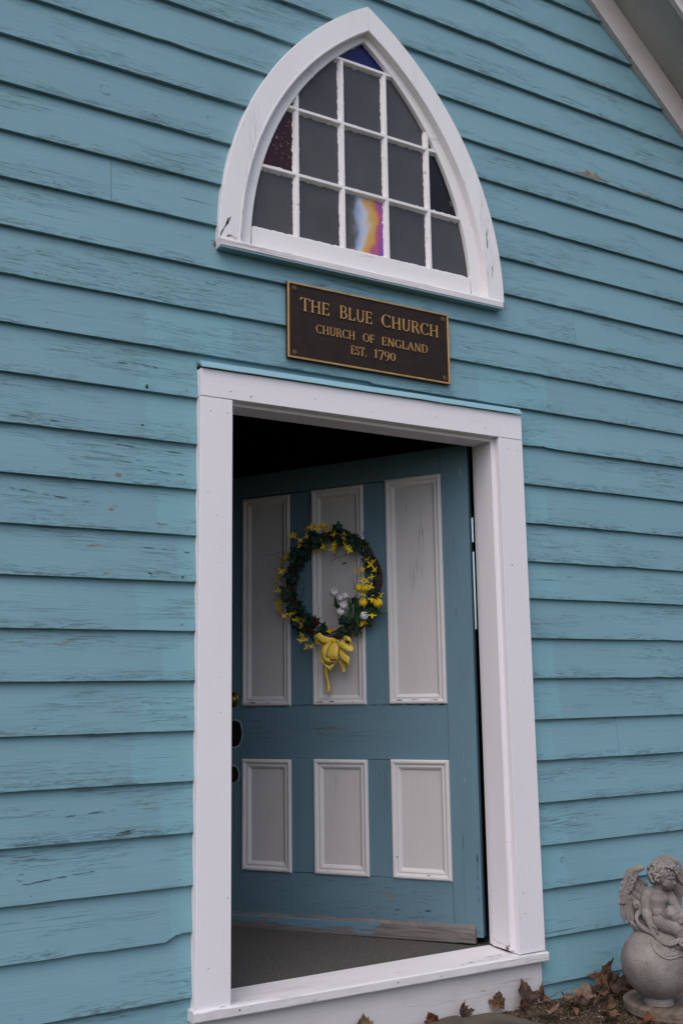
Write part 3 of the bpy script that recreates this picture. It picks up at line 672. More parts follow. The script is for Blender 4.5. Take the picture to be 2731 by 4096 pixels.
for (cs, cz, rx, rz, sd_) in ((1.10, 1.090, .052, .056, 1), (1.105, .915, .036, .036, 4)):
    bm = bmesh.new(); prism(bm, irreg(-cs, cz, rx + .005, rz + .005, 22, sd_, .25), -.0015, .002); lb('paint_rim', bm, M['rimpaint'])
    bm = bmesh.new(); prism(bm, irreg(-cs, cz, rx, rz, 22, sd_, .15), -.0035, .001, bev=.0008); lb('lock_plate', bm, M['iron'])
for hz in (2.01, 1.25, .545):
    V, F = [], []
    for k in range(5): tube(V, F, [(.0385, .0290, hz - .05 + k * .02), (.0385, .0290, hz - .0312 + k * .02)], .0065, 8)
    mobj('hinge', V, F, M['rust'], door, False, Matrix.Identity(4))
V, F = [], []; ellip(V, F, (-.345, -.0098, .605), (.003, .0012, .003)); o_ = mobj('nail_head', V, F, M['rust'], door, True, Matrix.Identity(4))

# ------------------------------------------------------------------ side window of the nave, seen as a sliver past the door
bm = bmesh.new()
for (a, b_, c, d) in ((SY0, SY1, SZ0, SZ0 + .05), (SY0, SY1, SZ1 - .05, SZ1), (SY0, SY1, 2.305, 2.373), (SY0, SY0 + .004, SZ0 + .05, 2.305), (SY1 - .05, SY1, SZ0 + .05, 2.305), (SY1 - .05, SY1, 2.373, SZ1 - .05), (3.52, 3.55, SZ0 + .05, 2.305), (3.52, 3.55, 2.373, SZ1 - .05)):
    rough_box(bm, XR - .08, XR - .045, a, b_, c, d, 0)
sw = ch('nave_side_window', bm, M['white_v'])
g = G('clear_glass'); g.fin((.9, .92, .93), .02, None, .5); g.b.inputs['Transmission Weight'].default_value = 1.0; g.b.inputs['IOR'].default_value = 1.45; M['clear'] = g.m
bm = bmesh.new(); rough_box(bm, XR - .064, XR - .061, SY0, SY1 - .05, SZ0 + .05, 2.306, 0); sub('pane', bm, M['clear'], sw)
bm = bmesh.new(); rough_box(bm, XR - .064, XR - .061, SY0, SY1 - .05, 2.372, SZ1 - .05, 0); sub('pane', bm, M['clear'], sw)

# ------------------------------------------------------------------ pointed window over the door
def ring(outer, inner, y0, y1, half=0, bead=False):
    """closed moulded strip between two matching point lists"""
    V, F = [], []; n = len(outer)
    for i in range(n):
        (ox, oz), (ix, iz) = outer[i], inner[i]
        jit = .0012 * noise.noise(Vector((ox * 14, oz * 14, half)))
        dx, dz = ix - ox, iz - oz; L = math.hypot(dx, dz) or 1; dx /= L; dz /= L
        V += [(ox - dx * jit, y1, oz - dz * jit), (ox - dx * jit, y0 + .002, oz - dz * jit), (ox + dx * .002, y0, oz + dz * .002)]
        if bead:
            V += [(ix - dx * .010, y0, iz - dz * .010), (ix - dx * .0085, y0 - .0015, iz - dz * .0085), (ix - dx * .002, y0 - .0005, iz - dz * .002), (ix, y0 + .004, iz)]
        else: V += [(ix - dx * .002, y0, iz - dz * .002), (ix, y0 + .002, iz)]
        V += [(ix, y1, iz)]
    m = len(V) // n
    for i in range(n - 1):
        for j in range(m): F.append((i * m + j, (i + 1) * m + j, (i + 1) * m + (j + 1) % m, i * m + (j + 1) % m))
    F.append(tuple(range(m))); F.append(tuple((n - 1) * m + j for j in range(m))[::-1])
    return V, F
def arch_mid(z0, c, Rr, n, x0=WX): return arch_pts(z0, c, Rr, n, x0)
A_out = arch_pts(Z0, *OUT, n=30); A_in = arch_pts(Z0, *INN, n=30); A_g = arch_pts(Z0, *GLS, n=30)
# sash: face a little back, inner edge at the glass line, with a deep bottom rail
sash_out = arch_pts(Z0, .667, 1.231, n=30)
V, F = ring(sash_out, A_g, .0105, .045)
mnn = len(V)
bmS = bmesh.new(); meT = bpy.data.meshes.new('t'); meT.from_pydata(V, [], F); bmS.from_mesh(meT); bpy.data.meshes.remove(meT)
rough_box(bmS, WX - .503, WX + .503, .0110, .0445, 2.866, 2.951, .002)
window = ch('arched_window', bmS, M['sash'])
half = len(A_out) // 2
for k, sl in enumerate((slice(0, half + 1), slice(half, None))):
    V, F = ring([(x + .003, z) for x, z in A_out[sl]], [(x + .003, z) for x, z in A_in[sl]], -.0200, .0335, k + 1, True)
    # a 1 mm mitre gap at the apex
    V = [(x + (.0006 if k == 0 else -.0006), y, z) for x, y, z in V]
    mobj('arch_casing', V, F, M['arch'], window, False, Matrix.Identity(4))
bm = bmesh.new(); prism(bm, [(-.032, 2.829), (-.035, 2.832), (-.035, 2.8535), (-.030, 2.860), (.010, 2.8655), (.033, 2.8655), (.033, 2.829)], 1.4330, 2.7150, 'yz'); sub('window_sill', bm, M['sill'], window)
bm = bmesh.new(); rough_box(bm, 1.4345, 2.7135, -.0325, .033, 2.8240, 2.8286, .001); sub('sill_underboard', bm, M['siding_flash'], window)
# muntin bars
def bar(p0, p1, w=.0125, axis='v'):
    V, F = [], []; n = 22
    for i in range(n + 1):
        t = i / n; x = p0[0] + (p1[0] - p0[0]) * t; z = p0[1] + (p1[1] - p0[1]) * t
        j1 = .0011 * noise.noise(Vector((x * 33, z * 33, 1))); j2 = .0011 * noise.noise(Vector((x * 33, z * 33, 7)))
        for (o_, y) in ((-w - j1, .0330), (-w - j1, .0255), (-w * .62, .0175), (-w * .42, .0140), (w * .42, .0138), (w * .62, .0175), (w + j2, .0255), (w + j2, .0330)):
            V.append((x + o_, y, z) if axis == 'v' else (x, y + .0002, z + o_))
    for i in range(n):
        for j in range(8): F.append((i * 8 + j, (i + 1) * 8 + j, (i + 1) * 8 + (j + 1) % 8, i * 8 + (j + 1) % 8))
    F.append(tuple(range(8))); F.append(tuple(n * 8 + j for j in range(8))[::-1])
    return V, F
VX = [1.772, 1.976, 2.180, 2.385]; HZ = [3.205, 3.477, 3.754]
def gtop(x): return Z0 + math.sqrt(max(0, GLS[1] ** 2 - (abs(x - WX) + GLS[0]) ** 2))
for x in VX:
    V, F = bar((x, 2.948), (x, min(gtop(x) + .012, 3.754 if abs(x - WX) < .15 else 9)), axis='v'); mobj('muntin', V, F, M['sash'], window, False, Matrix.Identity(4))
for z in HZ:
    hwz = arch_hw(z, Z0, *GLS) + .006
    V, F = bar((WX - hwz, z), (WX + hwz, z), axis='h'); mobj('muntin', V, F, M['sash'], window, False, Matrix.Identity(4))
def clip(poly, x0, x1, z0, z1):
    def cl(P, ins, inter):
        out = []
        for i in range(len(P)):
            a, b_ = P[i - 1], P[i]
            if ins(b_):
                if not ins(a): out.append(inter(a, b_))
                out.append(b_)
            elif ins(a): out.append(inter(a, b_))
        return out
    def ix(c): return lambda a, b_: (c, a[1] + (b_[1] - a[1]) * (c - a[0]) / (b_[0] - a[0]))
    def iz(c): return lambda a, b_: (a[0] + (b_[0] - a[0]) * (c - a[1]) / (b_[1] - a[1]), c)
    P = cl(poly, lambda p: p[0] >= x0, ix(x0)); P = P and cl(P, lambda p: p[0] <= x1, ix(x1))
    P = P and cl(P, lambda p: p[1] >= z0, iz(z0)); P = P and cl(P, lambda p: p[1] <= z1, iz(z1)); return P
glass_poly = arch_pts(Z0, .730, 1.240, n=40)
xs_ = [1.5] + VX + [2.7]; zs_ = [2.948] + HZ
for r in range(4):
    for c in range(5):
        z1 = zs_[r + 1] if r < 3 else 4.0
        x0, x1 = xs_[c], xs_[c + 1]
        if r == 3:
            if c != 2: continue
            x0, x1 = 1.9, 2.3
        P = clip(glass_poly, x0, x1, zs_[r], z1)
        if not P or len(P) < 3: continue
        w = max(p[0] for p in P) - min(p[0] for p in P)
        key, lab = 'pane', None
        if (r, c) == (1, 0): key, lab = 'pane_red', 'dark red pane with flecks of white paint'
        if (r, c) == (1, 4): key, lab = 'pane_black', 'nearly black pane with flecks of white paint'
        if (r, c) == (0, 2): key, lab = 'pane_film', 'iridescent pane shimmering blue, gold and purple'
        if r == 3: key, lab = 'pane_blue', 'deep blue pane under the apex'
        if r == 2 and c in (0, 4): key = 'pane_red' if c == 0 else 'pane_black'
        bm = bmesh.new(); t = .0004 * rng.random(); prism(bm, P, .0300 + t, .0330 + t)
        o = sub('pane', bm, M[key], window)
        if lab: o['label'] = lab
        # putty and stray paint licked over the edge of the glass
        cx_ = sum(p[0] for p in P) / len(P); cz_ = sum(p[1] for p in P) / len(P)
        V, F = [], []; dense = []
        for i in range(len(P)):
            a, b_ = P[i], P[(i + 1) % len(P)]; L = math.hypot(b_[0] - a[0], b_[1] - a[1]); k = max(1, int(L / .006))
            dense += [(a[0] + (b_[0] - a[0]) * q / k, a[1] + (b_[1] - a[1]) * q / k) for q in range(k)]
        nd = len(dense)
        for (x, z) in dense:
            d = Vector((cx_ - x, cz_ - z)); 
            onarch = abs(math.hypot(abs(x - WX) + GLS[0], z - Z0) - 1.240) < .004
            inn = (.0025 if onarch else .0145) + .0035 * noise.noise(Vector((x * 60, z * 60, 3))) + max(0, noise.noise(Vector((x * 130, z * 130, 8))) - .25) * (.014 if key != 'pane' else .004)
            # push inwards along both axes so that corners stay square
            if onarch: sl_ = 1 / max(1e-6, d.length)
            sx_ = min(1, abs(d.x) / .02) * (1 if d.x > 0 else -1); sz_ = min(1, abs(d.y) / .02) * (1 if d.y > 0 else -1)
            if onarch: V += [(x, .0296, z), (x + d.x * sl_ * inn, .0297, z + d.y * sl_ * inn)]
            else: V += [(x, .0296, z), (x + sx_ * min(inn, abs(d.x) * .6), .0297, z + sz_ * min(inn, abs(d.y) * .6))]
        for i in range(nd): j = (i + 1) % nd; F.append((2 * i, 2 * j, 2 * j + 1, 2 * i + 1))
        mobj('putty', V, F, M['sash'], window, False, Matrix.Identity(4))
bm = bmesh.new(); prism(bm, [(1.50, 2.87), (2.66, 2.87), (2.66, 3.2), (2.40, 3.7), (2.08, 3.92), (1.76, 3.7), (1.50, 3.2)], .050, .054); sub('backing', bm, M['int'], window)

# ------------------------------------------------------------------ bronze plaque
PL = empty('wall_plaque', (2.076, -.002, 2.46)); tag(PL, 'dark bronze plaque with raised gold border and lettering, screwed over the door', 'plaque')
PX0, PX1, PZ0, PZ1 = 1.7085, 2.4435, 2.4640, 2.7580; PI_ = Matrix.Translation((-2.076, .002, -2.46))
def plo(name, bm, mat, smooth=False): return bmobj(name, bm, mat, PL, smooth, PI_)
bm = bmesh.new(); rough_box(bm, PX0, PX1, -.0125, -.0015, PZ0, PZ1, .0012); plo('plate', bm, M['bronze_field'])
V, F = [], []; bw = .0072
cor = [(PX0 + .0015, PZ0 + .0015), (PX1 - .0015, PZ0 + .0015), (PX1 - .0015, PZ1 - .0015), (PX0 + .0015, PZ1 - .0015)]
for d, y in ((0, -.012), (0, -.0155), (.001, -.0168), (bw - .001, -.0168), (bw, -.0155), (bw + .0005, -.012)):
    for i, (x, z) in enumerate(cor): V.append((x + (d if i in (0, 3) else -d), y, z + (d if i < 2 else -d)))
for k in range(5):
    for c in range(4): F.append((k * 4 + c, k * 4 + (c + 1) % 4, (k + 1) * 4 + (c + 1) % 4, (k + 1) * 4 + c))
mobj('border', V, F, M['bronze_gold'], PL, False, PI_)
for x, z in ((1.7385, 2.7345), (2.4150, 2.7345), (2.4150, 2.4885), (1.7385, 2.4885)):
    bm = bmesh.new(); pts = []
    for i in range(24):
        t = 2 * math.pi * i / 24; r = .0095 * (1 + .10 * math.cos(6 * t)); pts.append((x + r * math.cos(t), z + r * math.sin(t)))
    prism(bm, pts, -.0148, -.0120, bev=0)
    pts = [(x + .0055 * math.cos(2 * math.pi * i / 10), z + .0055 * math.sin(2 * math.pi * i / 10)) for i in range(10)]
    prism(bm, pts, -.0170, -.0149)
    plo('screw_rosette', bm, M['bronze_dull'])
# serif capitals, drawn stroke by stroke in a unit cap height
TK, TN, SH = .120, .052, .045
def rect(x0, y0, x1, y1): return [(x0, y0), (x1, y0), (x1, y1), (x0, y1)]
def stem(x, w=TK, y0=0., y1=1., s0=True, s1=True, sw=.20):
    o = [rect(x - w / 2, y0, x + w / 2, y1)]
    if s0: o.append([(x - sw / 2 - .04, y0), (x + sw / 2 + .04, y0), (x + sw / 2, y0 + SH), (x + w / 2, y0 + SH + .04), (x - w / 2, y0 + SH + .04), (x - sw / 2, y0 + SH)])
    if s1: o.append([(x - sw / 2 - .04, y1), (x - sw / 2, y1 - SH), (x - w / 2, y1 - SH - .04), (x + w / 2, y1 - SH - .04), (x + sw / 2, y1 - SH), (x + sw / 2 + .04, y1)])
    return o
def diag(x0, y0, x1, y1, w): return [(x0 - w / 2, y0), (x0 + w / 2, y0), (x1 + w / 2, y1), (x1 - w / 2, y1)]
def bowl(cx, cy, rx, ry, a0, a1, thick=TK, thin=TN, n=14):
    out = []
    for i in range(n):
        q = []
        for a in (a0 + (a1 - a0) * i / n, a0 + (a1 - a0) * (i + 1.02) / n):
            t = R_(a); w = thin + (thick - thin) * abs(math.cos(t)) ** 1.5
            q.append(((cx + rx * math.cos(t), cy + ry * math.sin(t)), (cx + (rx - w) * math.cos(t), cy + (ry - w) * math.sin(t))))
        out.append([q[0][0], q[1][0], q[1][1], q[0][1]])
    return out
def hbar(x0, x1, y, w=TN): return [rect(x0, y - w / 2, x1, y + w / 2)]
GL = {
 'T': (.80, stem(.40, s1=False) + hbar(.06, .74, .97) + [[(.04, .78), (.08, .78), (.13, 1.), (.03, 1.)], [(.76, .78), (.72, .78), (.67, 1.), (.77, 1.)]]),
 'H': (.90, stem(.18) + stem(.72) + hbar(.18, .72, .51)),
 'E': (.72, stem(.18) + hbar(.18, .60, .97) + hbar(.18, .52, .52) + hbar(.18, .62, .03) + [[(.60, .80), (.64, .80), (.62, 1.), (.52, 1.)], [(.62, .24), (.66, .24), (.64, 0), (.52, 0)], rect(.50, .42, .54, .62)]),
 'F': (.66, stem(.18) + hbar(.18, .58, .97) + hbar(.18, .50, .50) + [[(.58, .80), (.62, .80), (.60, 1.), (.50, 1.)], rect(.48, .40, .52, .60)]),
 'L': (.70, stem(.18) + hbar(.18, .60, .03) + [[(.60, .26), (.64, .26), (.62, 0), (.50, 0)]]),
 'B': (.74, stem(.18) + bowl(.36, .755, .27, .245, -90, 90) + bowl(.38, .265, .30, .265, -90, 90) + hbar(.18, .38, .97) + hbar(.18, .38, .52) + hbar(.18, .38, .03)),
 'R': (.82, stem(.18) + bowl(.38, .74, .27, .26, -90, 90) + hbar(.18, .40, .97) + hbar(.18, .40, .51) + [diag(.72, 0, .44, .50, .15), rect(.64, 0, .84, .045)]),
 'D': (.88, stem(.18) + bowl(.36, .5, .46, .5, -90, 90) + hbar(.18, .38, .97) + hbar(.18, .38, .03)),
 'U': (.86, stem(.20, y0=.28, s0=False) + stem(.70, w=.08, y0=.28, s0=False) + bowl(.43, .30, .30, .31, 180, 360, .12, .07)),
 'C': (.84, bowl(.46, .5, .42, .51, 48, 312, .15, .05) + [[(.72, .76), (.765, .76), (.765, 1.0), (.735, 1.0)], [(.72, .20), (.765, .24), (.765, .05), (.735, .05)]]),
 'G': (.90, bowl(.46, .5, .42, .51, 48, 300, .15, .05) + stem(.72, w=.12, y0=.03, y1=.44, s0=False, s1=True, sw=.18) + [[(.72, .76), (.765, .76), (.765, 1.0), (.735, 1.0)], rect(.60, .03, .72, .08)]),
 'O': (.92, bowl(.46, .5, .43, .51, 0, 360, .15, .05, 24)),
 'N': (.92, stem(.18, w=.07) + stem(.74, w=.07, s0=False) + [diag(.72, 0, .18, 1, .15)]),
 'A': (.88, [diag(.12, 0, .44, 1, .065), diag(.74, 0, .42, 1, .15), rect(.02, 0, .24, .045), rect(.62, 0, .86, .045)] + hbar(.22, .64, .34)),
 'S': (.62, bowl(.31, .745, .23, .26, 30, 270, .12, .06) + bowl(.31, .255, .25, .26, -150, 90, .12, .06) + [rect(.50, .74, .535, .97), rect(.05, .03, .085, .28)]),
 '.': (.24, [[(.08, 0), (.16, 0), (.20, .06), (.16, .13), (.08, .13), (.04, .06)]]),
 '1': (.50, stem(.25, s1=False) + [[(.10, .80), (.12, .86), (.30, 1.), (.22, .86)]]),
 '7': (.62, [diag(.26, -.14, .54, .90, .11)] + hbar(.06, .60, .95, .09) + [rect(.05, .74, .09, .99)]),
 '9': (.66, bowl(.32, .66, .28, .32, 0, 360, .12, .05, 20) + bowl(.10, .60, .50, .78, -78, 4, .12, .05, 10)),
 '0': (.66, bowl(.33, .47, .29, .47, 0, 360, .13, .05, 22)),
}
lk = 0
def word(txt, xa, xb, zb, h, first=1.0):
    global lk
    adv = [GL[c][0] * (first if i == 0 else 1) for i, c in enumerate(txt)]; tot = sum(adv); k = (xb - xa + .06 * h) / tot; x = xa - .02 * h
    for i, c in enumerate(txt):
        f = first if i == 0 else 1.0; bm = bmesh.new()
        for pi_, poly in enumerate(GL[c][1]):
            y = -.0158 - .00006 * ((pi_ * 7 + lk) % 11)
            pts = [(x + px * k * f, zb + pz * h * f) for px, pz in poly]
            A = [bm.verts.new((px, y, pz)) for px, pz in pts]; cxm = sum(p[0] for p in pts) / len(pts); czm = sum(p[1] for p in pts) / len(pts)
            B = [bm.verts.new((px, -.0122, pz)) for px, pz in pts]
            try: bm.faces.new(A)
            except Exception: pass
            for q in range(len(A)): bm.faces.new((A[q], B[q], B[(q + 1) % len(A)], A[(q + 1) % len(A)]))
        plo('letter', bm, M['bronze_gold']); x += adv[i] * k; lk += 1
word('THE', 1.7620, 1.8870, 2.6520, .0480, 1.06); word('BLUE', 1.9300, 2.0770, 2.6520, .0480, 1.06); word('CHURCH', 2.1180, 2.3900, 2.6520, .0480, 1.06)
word('CHURCH', 1.8280, 1.9970, 2.5760, .0330); word('OF', 2.0330, 2.0850, 2.5770, .0330); word('ENGLAND', 2.1180, 2.3350, 2.5770, .0330)
word('EST.', 1.9780, 2.0470, 2.5185, .0340); word('1790', 2.0810, 2.1810, 2.5205, .0340)


# ------------------------------------------------------------------ wreath hanging on the door
WS, WZc = .612, 1.728           # centre on the leaf
wpos = H0 + Vector((-math.cos(TH) * (WS - .012), math.sin(TH) * (WS - .012), 0)); wpos.z = WZc - .011
wreath = empty('wreath', tuple(wpos), -TH)
tag(wreath, 'round vine wreath with ivy, yellow flowers and a polka dot bow hanging on the door', 'wreath')
I4 = Matrix.Identity(4)
def wp(s, z, h=0.0): return Vector((-(s - WS), -h, z - WZc))        # leaf coordinates -> wreath frame
V, F = [], []; rg = random.Random(3)
for k in range(13):
    ph, rr, tw = rg.uniform(0, 6.28), rg.uniform(.006, .022), rg.choice((1, 2, 3)); a0 = rg.uniform(0, 6.28); span = rg.uniform(3.6, 6.3)
    pts = []
    for i in range(46):
        t = a0 + span * i / 45; R0 = .203 + rr * math.cos(tw * t + ph); h = .030 + rr * .8 * math.sin(tw * t + ph)
        pts.append(Vector((R0 * math.cos(t), -h, R0 * math.sin(t) * 1.04)))
    tube(V, F, pts, [rg.uniform(.0022, .0042)] * 46, 5)
mobj('vine_ring', V, F, M['vine'], wreath, True)
def tendril(p0, pts, r=.0011):
    V, F = [], []; q = []
    P = [Vector(p0)] + [Vector(p) for p in pts]
    for i in range(len(P) - 1):
        for j in range(5):
            t = j / 5; v = P[i].lerp(P[i + 1], t); v += Vector((noise.noise(v * 60), noise.noise(v * 60 + Vector((5, 0, 0))), noise.noise(v * 60 + Vector((0, 7, 0))))) * .006; q.append(v)
    q.append(P[-1]); tube(V, F, q, [r * (1.3 - .8 * i / len(q)) for i in range(len(q))], 4); mobj('tendril', V, F, M['vine'], wreath, True)
tendril(wp(.49, 1.90, .03), [wp(.478, 1.925, .04), wp(.466, 1.930, .045), wp(.455, 1.942, .05), wp(.441, 1.939, .05)])
tendril(wp(.466, 1.930, .045), [wp(.462, 1.948, .05), wp(.461, 1.956, .05)])
tendril(wp(.82, 1.865, .03), [wp(.845, 1.886, .05), wp(.875, 1.876, .05), wp(.905, 1.872, .05), wp(.934, 1.876, .05)])
tendril(wp(.725, 1.965, .03), [wp(.737, 1.988, .04), wp(.748, 2.006, .045), wp(.752, 2.024, .05)])
tendril(wp(.545, 1.855, .03), [wp(.575, 1.846, .03), wp(.60, 1.842, .03), wp(.625, 1.828, .03), wp(.616, 1.812, .03)])
tendril(wp(.60, 1.842, .03), [wp(.604, 1.86, .03), wp(.601, 1.872, .03)])
tendril(wp(.77, 1.68, .03), [wp(.755, 1.69, .035), wp(.757, 1.72, .03), wp(.752, 1.735, .03), wp(.762, 1.752, .03)])
tendril(wp(.757, 1.715, .03), [wp(.742, 1.72, .03), wp(.738, 1.732, .03)])
tendril(wp(.52, 1.70, .03), [wp(.515, 1.72, .03), wp(.52, 1.742, .03), wp(.528, 1.752, .03)])
tendril(wp(.695, 1.495, .03), [wp(.70, 1.47, .03), wp(.692, 1.452, .03), wp(.705, 1.440, .03)])
def flatmesh(name, outline, cup=.15, mat=None, mid=(0, .45)):
    """little cupped leaf or petal group: outline in x-y, centre raised"""
    V = [Vector((mid[0], mid[1], 0))]; n = len(outline)
    for x, y in outline: V.append(Vector((mid[0] + (x - mid[0]) * .55, mid[1] + (y - mid[1]) * .55, .04)))
    for x, y in outline: V.append(Vector((x, y, .04 - cup * ((x - mid[0]) ** 2 + (y - mid[1]) ** 2))))
    F = [(0, 1 + i, 1 + (i + 1) % n) for i in range(n)] + [(1 + i, 1 + n + i, 1 + n + (i + 1) % n, 1 + (i + 1) % n) for i in range(n)]
    me = bpy.data.meshes.new(name); me.from_pydata([tuple(v) for v in V], [], F); me.materials.append(mat); me.update(); return me
ivy_o = [(0, 0), (.18, -.10), (.46, .02), (.30, .30), (.52, .56), (.22, .60), (0, 1.0), (-.22, .60), (-.52, .56), (-.30, .30), (-.46, .02), (-.18, -.10)]
ivyA = flatmesh('ivy_leaf', ivy_o, .5, M['ivy']); ivyB = flatmesh('ivy_leaf', ivy_o, .5, M['ivy2'])
star = []
for i in range(4):
    a = i * math.pi / 2
    for da, r in ((-.40, .28), (-.24, .78), (0, 1.0), (.24, .78)): star.append((r * math.cos(a + da), r * math.sin(a + da)))
starM = flatmesh('forsythia_flower', star, -.25, M['yellow'], (0, 0))
bladeM = flatmesh('long_leaf', [(0, 0), (.10, .2), (.13, .5), (.07, .85), (0, 1.05), (-.07, .85), (-.13, .5), (-.10, .2)], .25, M['blade'])
brownM = flatmesh('brown_leaf', [(0, 0), (.3, .05), (.55, .1), (.42, .35), (.6, .6), (.28, .62), (.15, .95), (0, .8), (-.2, 1.0), (-.25, .6), (-.55, .55), (-.4, .3), (-.5, .05), (-.2, .08)], .4, M['brownleaf'])
def put(me, name, p, size, rot, parent=wreath):
    o = link(bpy.data.objects.new(name, me)); o.parent = parent; o.location = p; o.scale = (size,) * 3; o.rotation_euler = rot; return o
def face(spin, tx, ty):      # leaf plane x-y turned to face -y, spun in the picture plane
    return (Matrix.Rotation(ty, 3, 'Z') @ Matrix.Rotation(tx, 3, 'X') @ Matrix.Rotation(R_(90), 3, 'X') @ Matrix.Rotation(spin, 3, 'Z')).to_euler()
def onring(t, dr=0, h=.04): return Vector(((.203 + dr) * math.cos(t), -h, (.203 + dr) * math.sin(t) * 1.04))
for i in range(150):
    t = rg.uniform(R_(42), R_(262)) if i < 112 else rg.uniform(R_(262), R_(400))
    if 262 < math.degrees(t) < 276: continue
    if R_(345) < t < R_(390) and rg.random() < .6: continue
    put(rg.choice((ivyA, ivyA, ivyB)), 'ivy_leaf', onring(t, rg.uniform(-.030, .026), rg.uniform(.035, .062)), rg.uniform(.026, .046), face(rg.uniform(0, 6.28), rg.uniform(-.7, .7), rg.uniform(-.7, .7)))
FL = [(545, 250), (575, 240), (612, 225), (640, 250), (668, 240), (700, 225), (725, 262), (770, 258), (395, 310), (425, 300), (482, 352), (538, 318), (655, 345), (475, 395), (790, 310), (800, 400), (775, 435), (868, 312), (885, 350), (890, 405), (905, 430), (925, 455), (660, 460), (690, 410), (632, 465), (370, 465), (325, 525), (310, 560), (255, 665), (300, 625), (258, 770), (275, 800), (285, 895), (275, 935), (290, 965), (380, 1000), (425, 1000), (330, 1020), (440, 1060), (465, 1055), (500, 1100), (515, 1055), (495, 1180), (520, 1230), (480, 1235), (530, 1290), (565, 1290), (720, 1150), (760, 1135), (1078, 540), (1105, 580), (1120, 560), (1140, 630), (985, 632), (1030, 620), (1105, 690), (1060, 720), (1085, 770), (1020, 715), (1145, 840), (1175, 850), (1105, 885), (1110, 1020), (1055, 1075), (1025, 1095), (1040, 830), (345, 500), (300, 880), (268, 690)]
def zf(x, y):   # picture of the wreath -> leaf coordinates (measured once, affine)
    return .814 - (x - 370) * (.814 - .449) / 690 , 1.932 - (y - 330) * (1.932 - 1.530) / 820 - (x - 740) * .00002
for (x, y) in FL:
    s, z = zf(x, y); rd = math.hypot(s - WS, z - WZc)
    put(starM, 'forsythia_flower', wp(s, z, rg.uniform(.045, .070) if rd < .26 else .05), rg.uniform(.0150, .0215), face(rg.uniform(0, 1.5), rg.uniform(-.8, .8), rg.uniform(-.8, .8)))
for (x, y, L, sp) in ((985, 990, .075, 185), (1090, 985, .075, 262), (870, 1060, .07, 20), (905, 1075, .075, -10), (805, 960, .055, 5), (870, 1190, .07, 200), (950, 1080, .07, -25), (1020, 960, .06, 245), (985, 870, .07, 170), (930, 980, .06, 12), (900, 560, .03, 100), (845, 1150, .065, 190)):
    s, z = zf(x, y); put(bladeM, 'long_leaf', wp(s, z, .062), L, face(R_(sp), rg.uniform(-.3, .3), rg.uniform(-.3, .3)))
for i in range(16):
    s, z = zf(rg.uniform(850, 1060), rg.uniform(900, 1130)); put(bladeM if i % 2 else ivyA, 'long_leaf' if i % 2 else 'ivy_leaf', wp(s, z, rg.uniform(.04, .055)), rg.uniform(.04, .06), face(rg.uniform(0, 6.28), rg.uniform(-.4, .4), rg.uniform(-.4, .4)))
s, z = zf(620, 1110); put(brownM, 'brown_leaf', wp(s, z, .058), .052, face(.15, .2, -.3))
def tulip(x, y, r, mat, lean, name, h=.075):
    s, z = zf(x, y); c = wp(s, z, h); V, F = [], []
    rot = Matrix.Rotation(lean, 3, 'Y')
    for k in range(5):      # five overlapping petals round a bud
        a = k * 2 * math.pi / 5 + lean; base = len(V)
        for j in range(6):
            v = j / 5; w = .62 * math.sin(math.pi * min(1, v * .86 + .12)) + .05; rad = r * (.10 + .86 * math.sin(math.pi * min(.95, v * .80 + .12)))
            for i in range(5):
                u = (i / 4 - .5) * 2; an = a + u * w * 1.15
                p = Vector((rad * math.cos(an), rad * math.sin(an), (-1.05 + 2.0 * v) * r - abs(u) ** 2 * v * .30 * r)) * (1 + .03 * (k % 2))
                V.append(c + rot @ p)
        for j in range(5):
            for i in range(4): F.append((base + j * 5 + i, base + j * 5 + i + 1, base + (j + 1) * 5 + i + 1, base + (j + 1) * 5 + i))
    b0 = len(F); o = mobj(name, V, F, mat, wreath, True); sm = o.modifiers.new('t', 'SOLIDIFY'); sm.thickness = .0008; return c
for (x, y, r, ln) in ((1012, 780, .0170, .2), (1043, 905, .0185, .15), (1165, 910, .0205, -.5), (1055, 785, .0160, -.3)):
    tulip(x, y, r, M['tulip'], ln, 'yellow_tulip')
for (x, y, r, ln) in ((793, 815, .0185, .5), (850, 865, .0165, -.2), (885, 850, .0165, -.45), (872, 930, .0180, .1), (848, 983, .0175, .0), (1052, 1020, .0185, 1.2)):
    tulip(x, y, r, M['whitefl'], ln, 'white_tulip')
for (x, y) in ((793, 850), (850, 880), (870, 960), (1043, 940), (1150, 940)):
    V, F = [], []; a = zf(x, y); b_ = zf(900 + (x - 900) * .35, 1080); m = ((a[0] + b_[0]) / 2 + .008, (a[1] + b_[1]) / 2)
    tube(V, F, [wp(*a, .066), wp(*m, .066), wp(*b_, .045)], .0018, 5); mobj('flower_stem', V, F, M['blade'], wreath, True)
